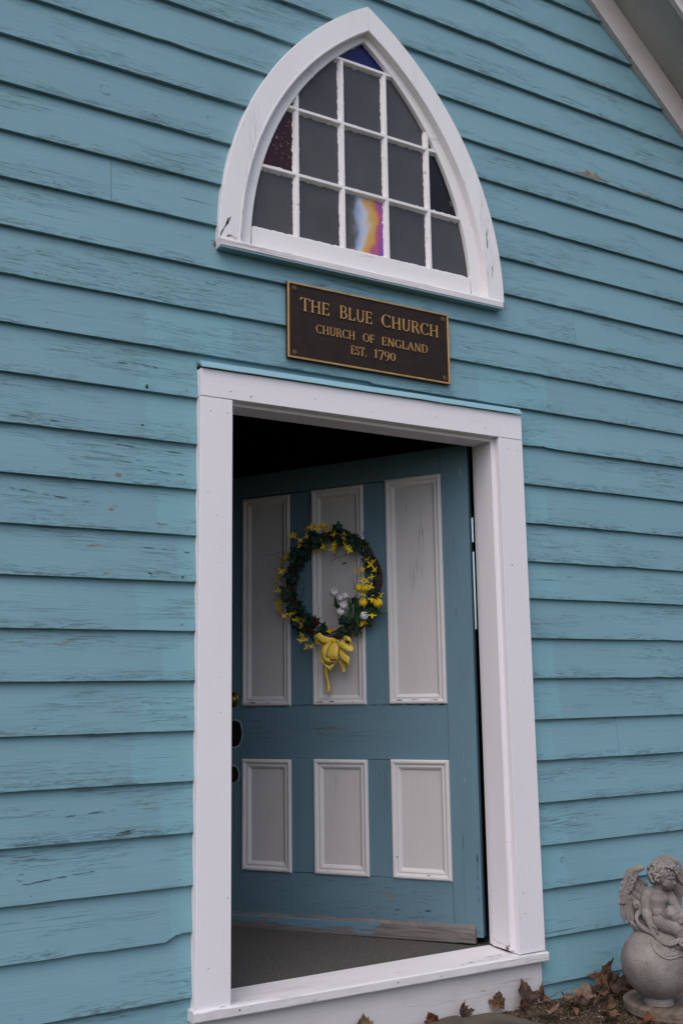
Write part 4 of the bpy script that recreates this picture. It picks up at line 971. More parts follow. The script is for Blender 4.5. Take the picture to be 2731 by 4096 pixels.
def ribbon_strip(pts, w, name='ribbon_loop', nrm=None):
    """ribbon along a spatial path; pts = (point, width direction)"""
    V, F, UV = [], [], []; L = 0; n = len(pts); P = []
    for i in range(n - 1):
        for j in range(6):
            t = j / 6
            def cr(a, b_, c, d): return .5 * ((2 * b_) + (c - a) * t + (2 * a - 5 * b_ + 4 * c - d) * t * t + (3 * b_ - a - 3 * c + d) * t ** 3)
            g_ = lambda q: pts[max(0, min(n - 1, q))]
            P.append((cr(g_(i - 1)[0], g_(i)[0], g_(i + 1)[0], g_(i + 2)[0]), g_(i)[1].lerp(g_(i + 1)[1], t).normalized(), g_(i)[2] * (1 - t) + g_(i + 1)[2] * t))
    P.append(pts[-1])
    for i, (p, d, k) in enumerate(P):
        if i: L += (p - P[i - 1][0]).length
        for q in range(5):
            u = q / 4 - .5; V.append(p + d * u * w * k + Vector((0, -.0015 * math.cos(u * 6), 0))); UV.append((q / 4 * w * k / .0095 + .25, L / .0095))
    for i in range(len(P) - 1):
        for q in range(4): F.append((i * 5 + q, i * 5 + q + 1, (i + 1) * 5 + q + 1, (i + 1) * 5 + q))
    o = mobj(name, V, F, M['ribbon'], wreath, True); uvl = o.data.uv_layers.new(name='uv')
    for lp in o.data.loops: uvl.data[lp.index].uv = UV[lp.vertex_index]
    sm = o.modifiers.new('thickness', 'SOLIDIFY'); sm.thickness = .0006
    return o
def rp(x, y, h): s, z = zf(x, y); return wp(s, z, h)
D = lambda a, dy=0.: Vector((math.cos(R_(a)), dy, math.sin(R_(a))))
ribbon_strip([(rp(770, 1235, .060), D(80), .8), (rp(700, 1225, .085), D(60), 1), (rp(650, 1185, .088), D(35), 1), (rp(640, 1200, .075), D(20, .6), 1), (rp(655, 1250, .062), D(40, .4), 1), (rp(720, 1265, .055), D(80), .8)], .030)
ribbon_strip([(rp(775, 1235, .062), D(95), .8), (rp(840, 1265, .085), D(105), 1.1), (rp(910, 1300, .090), D(120), 1.2), (rp(945, 1290, .078), D(140, .6), 1), (rp(920, 1270, .062), D(110, .4), 1), (rp(830, 1245, .055), D(90), .7)], .032)
ribbon_strip([(rp(785, 1240, .066), D(0), .6), (rp(790, 1300, .092), D(5), 1.5), (rp(785, 1360, .098), D(0), 1.6), (rp(780, 1395, .085), D(-5), 1.4), (rp(775, 1370, .066), D(0), 1.2), (rp(775, 1270, .056), D(0), .7)], .034)
ribbon_strip([(rp(760, 1240, .064), D(-15), .7), (rp(718, 1310, .088), D(-20), 1.1), (rp(735, 1400, .092), D(-10), 1.2), (rp(770, 1420, .080), D(10), 1.1), (rp(780, 1380, .064), D(5), 1), (rp(770, 1270, .056), D(0), .7)], .028)
ribbon_strip([(rp(730, 1260, .060), D(10), .8), (rp(690, 1340, .078), D(-20, .3), .9), (rp(700, 1430, .082), D(-50, .4), 1), (rp(745, 1470, .080), D(-85, .3), 1), (rp(795, 1430, .076), D(-140, .4), 1), (rp(800, 1370, .066), D(-170, .3), .9)], .022)
ribbon_strip([(rp(800, 1250, .060), D(60), .8), (rp(860, 1360, .080), D(50), 1.1), (rp(915, 1405, .084), D(75), 1.2), (rp(900, 1440, .072), D(95, .4), 1), (rp(840, 1400, .060), D(90), .8)], .026)
ribbon_strip([(rp(850, 1215, .055), D(80), .8), (rp(900, 1215, .070), D(100), 1), (rp(925, 1240, .062), D(120, .5), .9), (rp(830, 1250, .052), D(90), .7)], .022)
ribbon_strip([(rp(705, 1400, .058), D(0), .9), (rp(682, 1480, .045), D(-10, .3), 1), (rp(690, 1570, .036), D(-5, -.3), 1.05), (rp(700, 1640, .034), D(8), .8), (rp(690, 1675, .034), D(25), 1.2)], .0175, 'ribbon_tail')
ribbon_strip([(rp(805, 1400, .058), D(0), .7), (rp(830, 1440, .046), D(20, .3), 1), (rp(832, 1480, .040), D(30), 1.0), (rp(835, 1500, .040), D(10), 1.3)], .0165, 'ribbon_tail')
V, F = [], []; ellip(V, F, rp(783, 1240, .072), (.010, .009, .008)); mobj('bow_knot', V, F, M['tulip'], wreath, True)

# ------------------------------------------------------------------ cherub statue on its orb, standing on a round board
SX, SY, SZ = 3.052, -.338, .1305
ang = math.atan2(SY + 3.21, SX) - math.pi / 2        # the side drawn below faces the camera's side of the garden
statue = empty('cherub_statue', (SX, SY, SZ), ang)
tag(statue, 'grey cast stone cherub with wings crouching on a large ball, on a round board', 'garden statue')
statue.scale = (.867, .867, .867)
K = .0002242
def hp(x, y, d=0.0):        # statue frame: right, depth, up
    z = (2927 - y) * K
    return Vector(((x - 1076) * K + .066 * z, d, (z * .955 - d * .19) / .985))
class Blob:
    def __init__(s): s.V, s.F = [], []
    def cap(s, pts, n=10):
        """tapered limb through (x, y, depth, radius) stations"""
        P, Rr = [], []
        Q = [(hp(a, b_, c), r) for a, b_, c, r in pts]
        for i in range(len(Q) - 1):
            for j in range(4):
                t = j / 4; P.append(Q[i][0].lerp(Q[i + 1][0], t)); tt = t * t * (3 - 2 * t); Rr.append(Q[i][1] * (1 - tt) + Q[i + 1][1] * tt)
        P.append(Q[-1][0]); Rr.append(Q[-1][1]); tube(s.V, s.F, P, Rr, n)
        ellip(s.V, s.F, P[0], (Rr[0],) * 3, None, n, 8); ellip(s.V, s.F, P[-1], (Rr[-1],) * 3, None, n, 8)
    def ball(s, x, y, d, r, rot=None, raw=None):
        r = (r,) * 3 if not hasattr(r, '__len__') else r
        ellip(s.V, s.F, raw if raw is not None else hp(x, y, d), r, rot, 14, 10)
    def feather(s, p0, p1, w, t=.0045):
        a, b_ = hp(*p0), hp(*p1); d = b_ - a; L = d.length; z = d.normalized(); y = Vector((0, 1, 0)); x = y.cross(z).normalized(); y = z.cross(x)
        m = Matrix((x, y, z)).transposed(); ellip(s.V, s.F, (a + b_) / 2, (w, t, L * .54), m, 8, 8)
    def make(s, name, voxel, smooth=2, parent=statue, fac=.5):
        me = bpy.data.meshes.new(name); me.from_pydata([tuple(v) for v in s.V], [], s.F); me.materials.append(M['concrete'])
        o = link(bpy.data.objects.new(name, me))
        m = o.modifiers.new('r', 'REMESH'); m.mode = 'VOXEL'; m.voxel_size = voxel; m.use_smooth_shade = True
        if smooth: m2 = o.modifiers.new('s', 'SMOOTH'); m2.iterations = smooth; m2.factor = fac
        dg = bpy.context.evaluated_depsgraph_get(); me2 = bpy.data.meshes.new_from_object(o.evaluated_get(dg)); o.modifiers.clear(); o.data = me2
        bpy.data.meshes.remove(me); me2.polygons.foreach_set('use_smooth', [True] * len(me2.polygons)); o.parent = parent; return o
# orb and its footing
V, F = [], []; prof = []
for i in range(41):
    a = -math.pi / 2 + math.pi * i / 40; r = .1460 * math.cos(a); prof.append((max(.0005, r), .1625 + .1445 * math.sin(a)))
b0 = len(V); seg = 64
for r, h in prof:
    for k in range(seg):
        an = 2 * math.pi * k / seg; q = Vector((r * math.cos(an), r * math.sin(an), h)); q += (q - Vector((0, 0, .1625))) * .012 * noise.noise(q * 14); V.append(q)
for j in range(len(prof) - 1):
    for k in range(seg): F.append((j * seg + k, j * seg + (k + 1) % seg, (j + 1) * seg + (k + 1) % seg, (j + 1) * seg + k))
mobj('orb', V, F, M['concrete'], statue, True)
V, F = [], []
for i in range(57):      # ring foot with a broken notch on its left
    a = R_(-150) + R_(330) * i / 56
    for (r, z) in ((.040, .0), (.059, .0), (.0615, .004), (.058, .0085), (.0605, .012), (.057, .0175), (.050, .030), (.036, .030)):
        V.append((r * math.cos(a), r * math.sin(a), z))
for i in range(56):
    for j in range(8): F.append((i * 8 + j, (i + 1) * 8 + j, (i + 1) * 8 + (j + 1) % 8, i * 8 + (j + 1) % 8))
F.append(tuple(range(8))); F.append(tuple(56 * 8 + j for j in range(8))[::-1])
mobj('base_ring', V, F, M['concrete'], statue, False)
# figure: one continuous body
B = Blob()
B.cap([(1085, 1440, .012, .043), (1058, 1290, .006, .0385), (1045, 1130, .004, .0390), (1045, 1000, .004, .0430), (1050, 915, .006, .0385)], 16)
B.ball(955, 985, .000, (.030, .028, .028)); B.ball(1140, 985, -.004, (.028, .028, .027))          # chest
B.ball(1050, 1235, -.008, (.031, .032, .034))                                                     # belly
B.cap([(870, 905, .004, .0245), (1050, 868, .006, .030), (1225, 900, .012, .0245)], 12)           # shoulders
B.cap([(1050, 880, .004, .026), (1075, 800, .0, .024), (1110, 720, -.002, .028)], 12)             # neck
B.cap([(862, 920, .002, .0265), (838, 1010, .000, .0265), (826, 1140, -.004, .0245), (822, 1210, -.008, .0215), (850, 1320, -.028, .0220), (892, 1440, -.052, .0160), (905, 1478, -.060, .0138)], 12)
B.ball(935, 1530, -.068, (.0150, .0085, .0165), Matrix.Rotation(R_(28), 3, 'Y'))
for f in ([(915, 1550), (930, 1600), (948, 1650)], [(940, 1558), (962, 1610), (985, 1662)], [(962, 1552), (990, 1600), (1018, 1645)], [(978, 1540), (1010, 1580), (1040, 1622)]):
    B.cap([(x, y, -.072 - i * .003, .0054 - i * .0007) for i, (x, y) in enumerate(f)], 8)
B.cap([(962, 1505, -.072, .0058), (1000, 1530, -.076, .0052), (1022, 1560, -.078, .0044)], 8)
B.cap([(1235, 915, .010, .0250), (1290, 1010, .000, .0235), (1372, 1140, -.022, .0200), (1440, 1245, -.048, .0165), (1490, 1320, -.066, .0130)], 12)
B.ball(1500, 1350, -.074, (.014, .0085, .015))
for f in ([(1490, 1330), (1455, 1315), (1432, 1335)], [(1490, 1355), (1450, 1350), (1420, 1385)], [(1495, 1375), (1460, 1380), (1430, 1415)], [(1505, 1392), (1475, 1405), (1452, 1432)]):
    B.cap([(x, y, -.082 - i * .002, .0056 - i * .0007) for i, (x, y) in enumerate(f)], 8)
B.cap([(1510, 1340, -.078, .0055), (1500, 1290, -.084, .0048)], 8)
B.cap([(1040, 1445, -.002, .0440), (1150, 1455, -.022, .0410), (1270, 1490, -.046, .0360), (1375, 1530, -.066, .0320), (1440, 1640, -.066, .0255), (1500, 1760, -.058, .0240), (1560, 1880, -.050, .0165)], 14)
B.cap([(1560, 1880, -.050, .0170), (1610, 1930, -.062, .0155), (1680, 1950, -.080, .0110)], 10)
for i in range(5): B.ball(1700 + i * 4, 1940 + i * 7, -.088 + i * .006, .0055 - .0005 * i)
B.cap([(1130, 1440, .010, .0390), (1220, 1340, -.022, .0330), (1312, 1248, -.054, .0300), (1352, 1310, -.056, .0265), (1430, 1450, -.044, .0235), (1500, 1600, -.022, .0225), (1555, 1740, -.014, .0160)], 14)
B.cap([(1555, 1740, -.014, .0165), (1610, 1800, -.028, .0150), (1680, 1830, -.044, .0105)], 10)
# head, three quarter view turned right and bowed
B.ball(1140, 545, .004, (.0520, .0560, .0500)); B.ball(1212, 650, -.010, (.0355, .0430, .0420)); B.ball(1262, 600, -.010, (.0245, .0370, .024))
B.ball(1185, 722, -.038, .0135); B.ball(1290, 712, -.024, (.0085, .013, .0120)); B.ball(1256, 800, -.026, (.0105, .011, .0085)); B.ball(1195, 770, -.012, (.019, .022, .016))
B.cap([(1322, 640, -.030, .0042), (1340, 690, -.036, .0056), (1350, 708, -.038, .0064)], 8); B.ball(1326, 718, -.038, .0045)
B.ball(1308, 752, -.034, (.0072, .007, .0034)); B.ball(1300, 775, -.032, (.0068, .007, .0038))
B.cap([(1215, 622, -.051, .0030), (1260, 603, -.051, .0038), (1310, 600, -.045, .0036), (1345, 608, -.036, .0030)], 8)
B.ball(1268, 640, -.0465, (.0062, .0035, .0030))
B.ball(1035, 650, -.046, (.0075, .0050, .0120), Matrix.Rotation(R_(-12), 3, 'Y')); B.ball(1042, 685, -.044, (.005, .004, .005))
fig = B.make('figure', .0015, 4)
# curly hair
B = Blob(); hc = hp(1120, 470, .008)
B.ball(0, 0, 0, (.0600, .0590, .0500), raw=hc); B.ball(960, 560, .012, (.026, .040, .040)); B.ball(935, 470, .012, (.018, .038, .03))
rg = random.Random(12)
for i in range(58):
    u = rg.uniform(-2.8, .35); v = rg.uniform(-.30, 1.35)     # azimuth facing the viewer mostly, elevation
    d = Vector((math.cos(v) * math.cos(u), math.cos(v) * math.sin(u), math.sin(v)))
    base = hc + Vector((d.x * .0590, d.y * .0570, d.z * .0485)); t1 = d.orthogonal().normalized(); t2 = d.cross(t1); ph = rg.uniform(0, 6.28); r0 = rg.uniform(.012, .021); turn = rg.choice((-1, 1)) * rg.uniform(2.2, 3.6); pts = []
    for j in range(10):
        q = j / 9; a = ph + turn * q; rr = r0 * (1 - .55 * q); pts.append(base + (t1 * math.cos(a) + t2 * math.sin(a)) * rr + d * .0012 * math.sin(q * 2.4) - d * rr * rr * 6)
    tube(B.V, B.F, pts, [.0025 + .0040 * math.sin(math.pi * min(1, q_ / 9 * .8 + .15)) for q_ in range(10)], 7)
for pts in ([(1380, 420), (1410, 455), (1405, 510), (1375, 528)], [(1235, 470), (1230, 520), (1195, 560), (1180, 540)], [(1130, 540), (1080, 580), (1040, 575), (1030, 605)], [(1290, 430), (1340, 450), (1370, 500)], [(1060, 560), (1000, 600), (985, 650), (1015, 655)], [(1400, 380), (1418, 430), (1400, 480)], [(1200, 400), (1250, 410), (1300, 400), (1330, 420)], [(920, 620), (930, 680), (965, 690)], [(880, 520), (890, 590), (920, 610)]):
    B.cap([(x, y, (-.050 if x < 1320 else -.034), .0058 - .0006 * i) for i, (x, y) in enumerate(pts)], 8)
hair = B.make('hair', .0016, 2, fac=.45)
# left wing: knuckled top, rough outer edge, long primaries sweeping under the figure
B = Blob()
B.cap([(740, 425, -.004, .0120), (690, 440, -.004, .0150), (610, 460, -.002, .0150), (535, 520, .0, .0130), (480, 600, .002, .0130), (440, 720, .004, .0125), (415, 860, .006, .0115), (405, 1000, .006, .0105)], 12)
B.cap([(830, 740, .036, .0080), (740, 690, .034, .0090), (650, 620, .026, .0090), (600, 560, .014, .0090)], 10)
rg = random.Random(5)
for (x0, y0, x1, y1, w, t) in ((620, 560, 450, 900, .026, .006), (520, 620, 430, 1100, .022, .006), (600, 640, 520, 1050, .026, .006), (700, 690, 620, 1080, .026, .006), (760, 740, 700, 1250, .024, .006), (640, 900, 560, 1300, .026, .006)):
    B.feather((x0, y0, .020), (x1, y1, .020), w, t)          # the web the feathers lie on
for k in range(3):                                            # three overlapping rows of coverts under the arm of the wing
    for i in range(6):
        x0 = 560 + 46 * i - 22 * k; y0 = 620 + 34 * i + 105 * k
        B.feather((x0, y0, .012), (x0 - 26, y0 + 150 + 12 * k, .004), .0095, .0058)
for i in range(20):                                           # ragged outer edge
    t = i / 19; x0 = 640 - 250 * t ** .8; y0 = 455 + 560 * t ** 1.25; L = rg.uniform(95, 150); a = R_(165 + 62 * t + rg.uniform(-8, 8))
    B.feather((x0 + 30, y0 - 10, .004), (x0 + L * math.cos(a), y0 + L * abs(math.sin(a)) * (.2 + t), .000), rg.uniform(.0085, .0115), .0062)
    B.feather((x0 + 75, y0 + 20, -.003), (x0 + 30 + L * .5 * math.cos(a), y0 + 60 + L * .4 * t, -.006), rg.uniform(.007, .0095), .0055)
for (x0, y0, x1, y1, w, d) in ((420, 860, 385, 1360, .0135, .010), (450, 900, 430, 1450, .0130, .008), (480, 930, 520, 1470, .0125, .002), (500, 960, 600, 1490, .0120, -.002), (540, 960, 590, 1380, .0120, .008), (580, 1000, 650, 1330, .0120, .012), (620, 1050, 700, 1400, .0130, .014), (450, 1250, 620, 1570, .0130, .004), (540, 1450, 800, 1690, .0130, -.012), (600, 1500, 960, 1745, .0130, -.020), (700, 1560, 1000, 1760, .0110, -.026)):
    B.feather((x0, y0, d), (x1, y1, d - .006), w, .0065)
    B.cap([(x0, y0, d - .006, .0016), ((x0 + x1) / 2, (y0 + y1) / 2, d - .0105, .0020), (x1, y1, d - .010, .0012)], 6)
for i in range(40):
    t = i / 39; x = 650 - 190 * t + rg.uniform(-60, 50); y = 470 + 620 * t + rg.uniform(-16, 16)
    B.feather((x, y, -.012 + .006 * t), (x - rg.uniform(20, 60), y + rg.uniform(35, 75), -.009 + .006 * t), rg.uniform(.0045, .0068), .0038)
B.make('wing', .0017, 1, fac=.4)
# right wing, behind the head
B = Blob()
B.cap([(1060, 245, .050, .0120), (1150, 215, .052, .0155), (1260, 225, .052, .0165), (1360, 275, .052, .0150), (1420, 350, .054, .0125), (1460, 460, .056, .0115), (1490, 580, .058, .0105), (1500, 690, .058, .0085)], 12)
B.cap([(1200, 850, .045, .016), (1260, 600, .056, .016), (1300, 400, .056, .016)], 10)
for i in range(15):
    t = i / 14; x0 = 1270 + 215 * t; y0 = 300 + 300 * t
    B.feather((x0, y0, .060), (x0 - 20 + 35 * t, y0 + 300 + 140 * math.sin(t * 3), .056), .0085, .0055)
for i in range(9):
    t = i / 8; B.feather((1320 + 130 * t, 700, .064), (1300 + 150 * t, 1120 + 60 * math.sin(t * 3), .058), .010, .006)
for i in range(10):
    t = i / 9; B.feather((1330 + 170 * t, 440 + 140 * t, .050), (1350 + 150 * t, 560 + 160 * t, .048), .006, .004)
B.make('wing', .0017, 1, fac=.4)
# mound under the seat and the drapery relief on the ball
B = Blob()
B.ball(1080, 1650, .010, (.098, .066, .026)); B.ball(1260, 1720, -.045, (.060, .034, .022)); B.ball(800, 1560, .020, (.050, .050, .034)); B.ball(1350, 1830, -.060, (.060, .045, .022)); B.ball(720, 1480, .02, (.034, .03, .04))
B.make('rock_seat', .0028, 2)
B = Blob()
def onorb(x, y, lift=.0):     # the point of the ball's front surface seen at (x, y)
    Zc = .1625; zz = (2927 - y) * K * .955; X = (x - 1076) * K + .066 * zz; Y = 0; Ro = .1462
    for _ in range(8):
        Zr = (zz - Y * .19) / .985 - Zc; q = Ro ** 2 - X * X - Zr * Zr; Y = -math.sqrt(max(0, q))
    n_ = Vector((X, Y, Zr)).normalized(); return Vector((0, 0, Zc)) + n_ * (Ro + lift)
path = [(935, 1745), (940, 1810), (965, 1890), (1010, 1960), (1080, 2020), (1160, 2065), (1250, 2085), (1340, 2065), (1420, 2030), (1480, 2022), (1560, 2035)]
pts = [onorb(x, y, .0015) for x, y in path]; dense = []
for i in range(len(pts) - 1):
    for j in range(3): dense.append(pts[i].lerp(pts[i + 1], j / 3))
tube(B.V, B.F, dense + [pts[-1]], [.0042] * (len(dense) + 1), 8)
for (x, y, rx, rz) in ((1080, 1880, .030, .028), (1200, 1930, .034, .026), (1320, 1930, .034, .024), (1440, 1930, .034, .020), (1160, 1820, .03, .02), (1020, 1830, .018, .02)):
    c = onorb(x, y, -.001); nn = (c - Vector((0, 0, .1625))).normalized(); m = nn.to_track_quat('Y', 'Z').to_matrix(); ellip(B.V, B.F, c, (rx, .0045, rz), m, 14, 8)
for (x0, y0, x1, y1) in ((1020, 1800, 1100, 1960), (1080, 1800, 1180, 2000), (1180, 1840, 1230, 1990)):
    a, b_ = onorb(x0, y0, .003), onorb(x1, y1, .003); tube(B.V, B.F, [a, (a + b_) / 2 * 1.01, b_], [.002, .0035, .002], 6)
B.ball(0, 0, 0, (.010, .006, .007), raw=onorb(1300, 1925, .003))
B.make('drapery', .0019, 1)
B = Blob()   # scrolling ribbon: curls up behind the arm and runs along under the legs
path = [(660, 1130, -.016), (640, 1155, -.018), (612, 1140, -.018), (612, 1100, -.018), (645, 1080, -.018), (690, 1100, -.018), (712, 1150, -.018), (712, 1210, -.018), (690, 1270, -.020), (660, 1330, -.024), (655, 1400, -.030), (690, 1470, -.040), (760, 1540, -.052), (850, 1590, -.064), (920, 1620, -.072), (980, 1670, -.082), (1040, 1735, -.096), (1120, 1790, -.108), (1220, 1812, -.114), (1310, 1800, -.114), (1370, 1765, -.110), (1430, 1742, -.104), (1500, 1740, -.100), (1560, 1765, -.096), (1590, 1810, -.094)]
for off in (-.0045, 0, .0045):
    P = [hp(*p) + Vector((-off * .3, off * .5, off)) for p in path]; dense = []
    for i in range(len(P) - 1):
        for j in range(3): dense.append(P[i].lerp(P[i + 1], j / 3))
    tube(B.V, B.F, dense + [P[-1]], [.0062] * (len(dense) + 1), 8)
B.cap([(1500, 1745, -.108, .006), (1455, 1760, -.112, .0065), (1440, 1800, -.114, .007), (1470, 1835, -.114, .0075), (1505, 1825, -.114, .006)], 8)
B.make('scroll_ribbon', .0020, 1)
bm = bmesh.new(); pts = [(.182 * math.cos(2 * math.pi * i / 56) * (1 + .01 * noise.noise(Vector((i * .4, 0, 0)))), .182 * math.sin(2 * math.pi * i / 56)) for i in range(56)]
prism(bm, pts, 0, .014, 'xy', bev=.0015); disc = bmobj('round_board', bm, M['plywood'])
disc.location = (3.128, -.340, .1160); disc.rotation_euler = (R_(.0), R_(.0), .4)
bm = bmesh.new(); prism(bm, [(x * .992, y * .992) for x, y in pts], -.0150, -.0008, 'xy', bev=.0015); bmobj('lower_ply', bm, M['plywood'], disc, False, I4)
tag(disc, 'weathered round plywood board lying on the ground under the cherub statue', 'board')

# ------------------------------------------------------------------ step stone and the litter along the wall
pts = [(1.78, -.30), (1.80, -.16), (1.92, -.062), (2.10, -.040), (2.27, -.040), (2.40, -.034), (2.47, -.050), (2.52, -.085), (2.560, -.15), (2.570, -.23), (2.55, -.33), (2.47, -.43), (2.32, -.50), (2.10, -.50), (1.90, -.43)]
V, F = [], []; n = len(pts); c = Vector((2.2, -.26))
dn = []
for i in range(n):
    a, b_ = Vector(pts[i]), Vector(pts[(i + 1) % n]); dn += [a, a.lerp(b_, .33), a.lerp(b_, .66)]
lev = [(1.03, .03), (1.03, .085), (1.005, .112), (.97, .126), (.90, .131), (.75, .133), (.5, .132), (.25, .133)]
for k, (s_, z) in enumerate(lev):
    for p in dn:
        q = c + (p - c) * s_; nz = .010 * noise.noise(Vector((q.x * 9, q.y * 9, k * .2))) + .005 * noise.noise(Vector((q.x * 30, q.y * 30, 1)))
        y = min(q.y + nz, -.014); V.append((q.x + nz, y, z + nz * (1 if k > 1 else 0)))
V.append((c.x, c.y, .133)); m = len(dn)
for k in range(len(lev) - 1):
    for i in range(m): F.append((k * m + i, k * m + (i + 1) % m, (k + 1) * m + (i + 1) % m, (k + 1) * m + i))
for i in range(m): F.append(((len(lev) - 1) * m + i, (len(lev) - 1) * m + (i + 1) % m, len(V) - 1))
tag(mobj('step_stone', V, F, M['stone'], None, True), 'flat brown field stone set as a step under the threshold', 'step stone')
HALF = [(0, -.02), (.08, .0), (.22, -.08), (.36, -.10), (.40, -.02), (.50, .0), (.47, .10), (.60, .16), (.54, .24), (.66, .32), (.78, .46), (.64, .50), (.60, .60), (.48, .55), (.42, .57), (.38, .66), (.40, .80), (.30, .76), (.22, .84), (.18, .96), (.10, .92), (0, 1.10)]
def maple(name, x, y, z, size, yaw, pitch, roll, curl, mat, label, fold=0.0, cat='leaf', group=None, parts=True):
    """dead maple leaf: stalk end at the origin, blade along local y, curled along both axes"""
    out = HALF + [(-a, b_) for a, b_ in HALF[-2:0:-1]]; V, F = [], []; mid = (0, .34); n = len(out); sd_ = (x * 31 + y * 17) % 7
    rings = (.0, .35, .68, 1.0); V.append(Vector((mid[0], mid[1], 0)))
    for q in rings[1:]:
        for (a, b_) in out: V.append(Vector((mid[0] + (a - mid[0]) * q, mid[1] + (b_ - mid[1]) * q, 0)))
    for v in V:
        v.z = curl * (abs(v.x) ** 1.6) * .9 + fold * (v.y - .3) ** 2 + .15 * noise.noise(Vector((v.x * 3.6, v.y * 3.6, sd_))) - .03 * abs(math.sin(v.x * 9)) * (1 - abs(v.x))
        if fold: v.y *= (1 - .18 * abs(fold))
        if curl: v.x *= (1 - .30 * min(1, abs(curl)) * abs(v.x))
    for i in range(n): F.append((0, 1 + i, 1 + (i + 1) % n))
    for k in range(2):
        for i in range(n): F.append((1 + k * n + i, 1 + (k + 1) * n + i, 1 + (k + 1) * n + (i + 1) % n, 1 + k * n + (i + 1) % n))
    V = [v * size for v in V]; o = mobj(name, V, F, mat, None, False); sm = o.modifiers.new('t', 'SOLIDIFY'); sm.thickness = .0007
    if parts:
        sv, sf = [], []; tube(sv, sf, [Vector((0, 0, 0)) * size, Vector((.03, -.25, .05)) * size, Vector((.10, -.5, .02)) * size], [.0011, .0009, .0007], 5); mobj('leaf_stalk', sv, sf, mat, o, True, I4)
        sv, sf = [], []
        for (a, b_) in ((0, 1.05), (.56, .44), (-.56, .44), (.42, .10), (-.42, .10)):
            pp = []
            for t in (0, .33, .66, 1):
                vx, vy = a * t, .0 + b_ * t; vz = curl * abs(vx) ** 1.6 * .9 + fold * (vy - .3) ** 2 + .15 * noise.noise(Vector((vx * 3.6, vy * 3.6, sd_))) - .03 * abs(math.sin(vx * 9)) * (1 - abs(vx)) + .006
                pp.append(Vector((vx * (1 - .3 * min(1, abs(curl)) * abs(vx)), vy * (1 - .18 * abs(fold)), vz)) * size)
            tube(sv, sf, pp, [.0010, .0008, .0006, .0003], 4)
        mobj('leaf_vein', sv, sf, mat, o, True, I4)
    if pitch < 55: x += math.sin(R_(yaw)) * .45 * size; y -= math.cos(R_(yaw)) * .45 * size
    o.matrix_world = Matrix.Translation((x, y, z)) @ Matrix.Rotation(R_(yaw), 4, 'Z') @ Matrix.Rotation(R_(pitch), 4, 'X') @ Matrix.Rotation(R_(roll), 4, 'Y')
    tag(o, label, cat, group or 'dead maple leaves on the ground'); return o
# standing against the white riser (pitch near 90 = upright, facing the camera side)
maple('maple_leaf', 2.672, -.050, .104, .098, 8, 84, 4, .55, M['leaf_dark'], 'tall dark brown maple leaf standing upright against the right end of the white riser', -.2)
maple('maple_leaf', 2.548, -.050, .124, .060, -6, 80, -8, -.9, M['leaf_brown'], 'narrow curled leaf standing on the stone against the riser', .3)
maple('maple_leaf', 2.372, -.050, .122, .055, -20, 66, 44, 1.2, M['leaf_dark'], 'small rolled dark leaf leaning on the riser at the stone back edge', .8)
maple('maple_leaf', 2.250, -.055, .122, .046, 20, 60, -60, 1.1, M['leaf_rust'], 'rust red shrivelled leaf on the left back edge of the stone', .9)
maple('maple_leaf', 1.975, -.032, .085, .105, 4, 85, -4, .35, M['leaf_tan'], 'pale tan maple leaf standing upright before the middle of the riser', .2)
maple('maple_leaf', 2.668, -.185, .122, .062, 150, 12, 10, .7, M['leaf_pale'], 'pale curled maple leaf lying open just right of the step stone')
maple('maple_leaf', 2.760, -.030, .118, .062, 60, 50, 20, -.9, M['leaf_brown'], 'folded reddish brown leaf in the corner where the riser meets the blue boards', .7)
maple('maple_leaf', 2.634, -.080, .122, .034, 200, 20, 30, .8, M['leaf_rust'], 'small orange brown leaf scrap below the tall dark leaf', .5)
maple('maple_leaf', 2.825, -.325, .118, .070, 205, 6, -8, .5, M['leaf_brown'], 'flat brown maple leaf lying just left of the round board')
maple('maple_leaf', 2.945, -.065, .124, .062, -70, 24, 12, -.6, M['leaf_pale'], 'pale brown leaf arched over the soil close to the blue wall')
maple('maple_leaf', 2.965, -.135, .118, .062, 160, 30, -12, .8, M['leaf_brown'], 'brown leaf drooping down between the leaf pile and the soil', -.5)
maple('maple_leaf', 3.098, -.060, .128, .098, -4, 80, 24, -1.2, M['leaf_brown'], 'largest brown maple leaf standing tall at the wall behind the cherub', .4)
maple('maple_leaf', 3.080, -.095, .112, .082, 26, 62, -34, 1.1, M['leaf_dark'], 'dark crumpled leaf leaning inside the pile left of the cherub', .8)
maple('maple_leaf', 3.150, -.085, .124, .074, -28, 66, 30, 1.1, M['leaf_tan'], 'curled tan leaf of the pile touching the statue ball', .6)
maple('maple_leaf', 3.135, -.125, .112, .056, 120, 26, 10, .9, M['leaf_brown'], 'small brown leaf at the foot of the pile beside the ball', .4)
maple('maple_leaf', 3.030, -.070, .120, .060, 70, 48, 5, -.9, M['leaf_brown'], 'small brown leaf at the left end of the leaf pile', .6)
maple('maple_leaf', 2.912, -.425, .112, .042, 230, 10, 20, .8, M['leaf_rust'], 'orange brown leaf tucked against the front edge of the round board', .4)
maple('maple_leaf', 3.270, -.230, .118, .060, 40, 30, 10, .7, M['leaf_brown'], 'brown leaf behind the right side of the statue ball', .3)
maple('maple_leaf', 2.846, -.150, .118, .045, 320, 16, 20, .9, M['leaf_dark'], 'small dark leaf lying on the soil in front of the blue wall', .6)
small = [((3.00 + .20 * rng.random()) if k < 8 else rng.uniform(2.70, 3.0), rng.uniform(-.15, -.05) if k < 8 else rng.uniform(-.24, -.03), rng.choice(('brown', 'dark', 'brown', 'pale'))) for k in range(15)]
small.sort(key=lambda q: q[0] / (q[1] + 3.21))
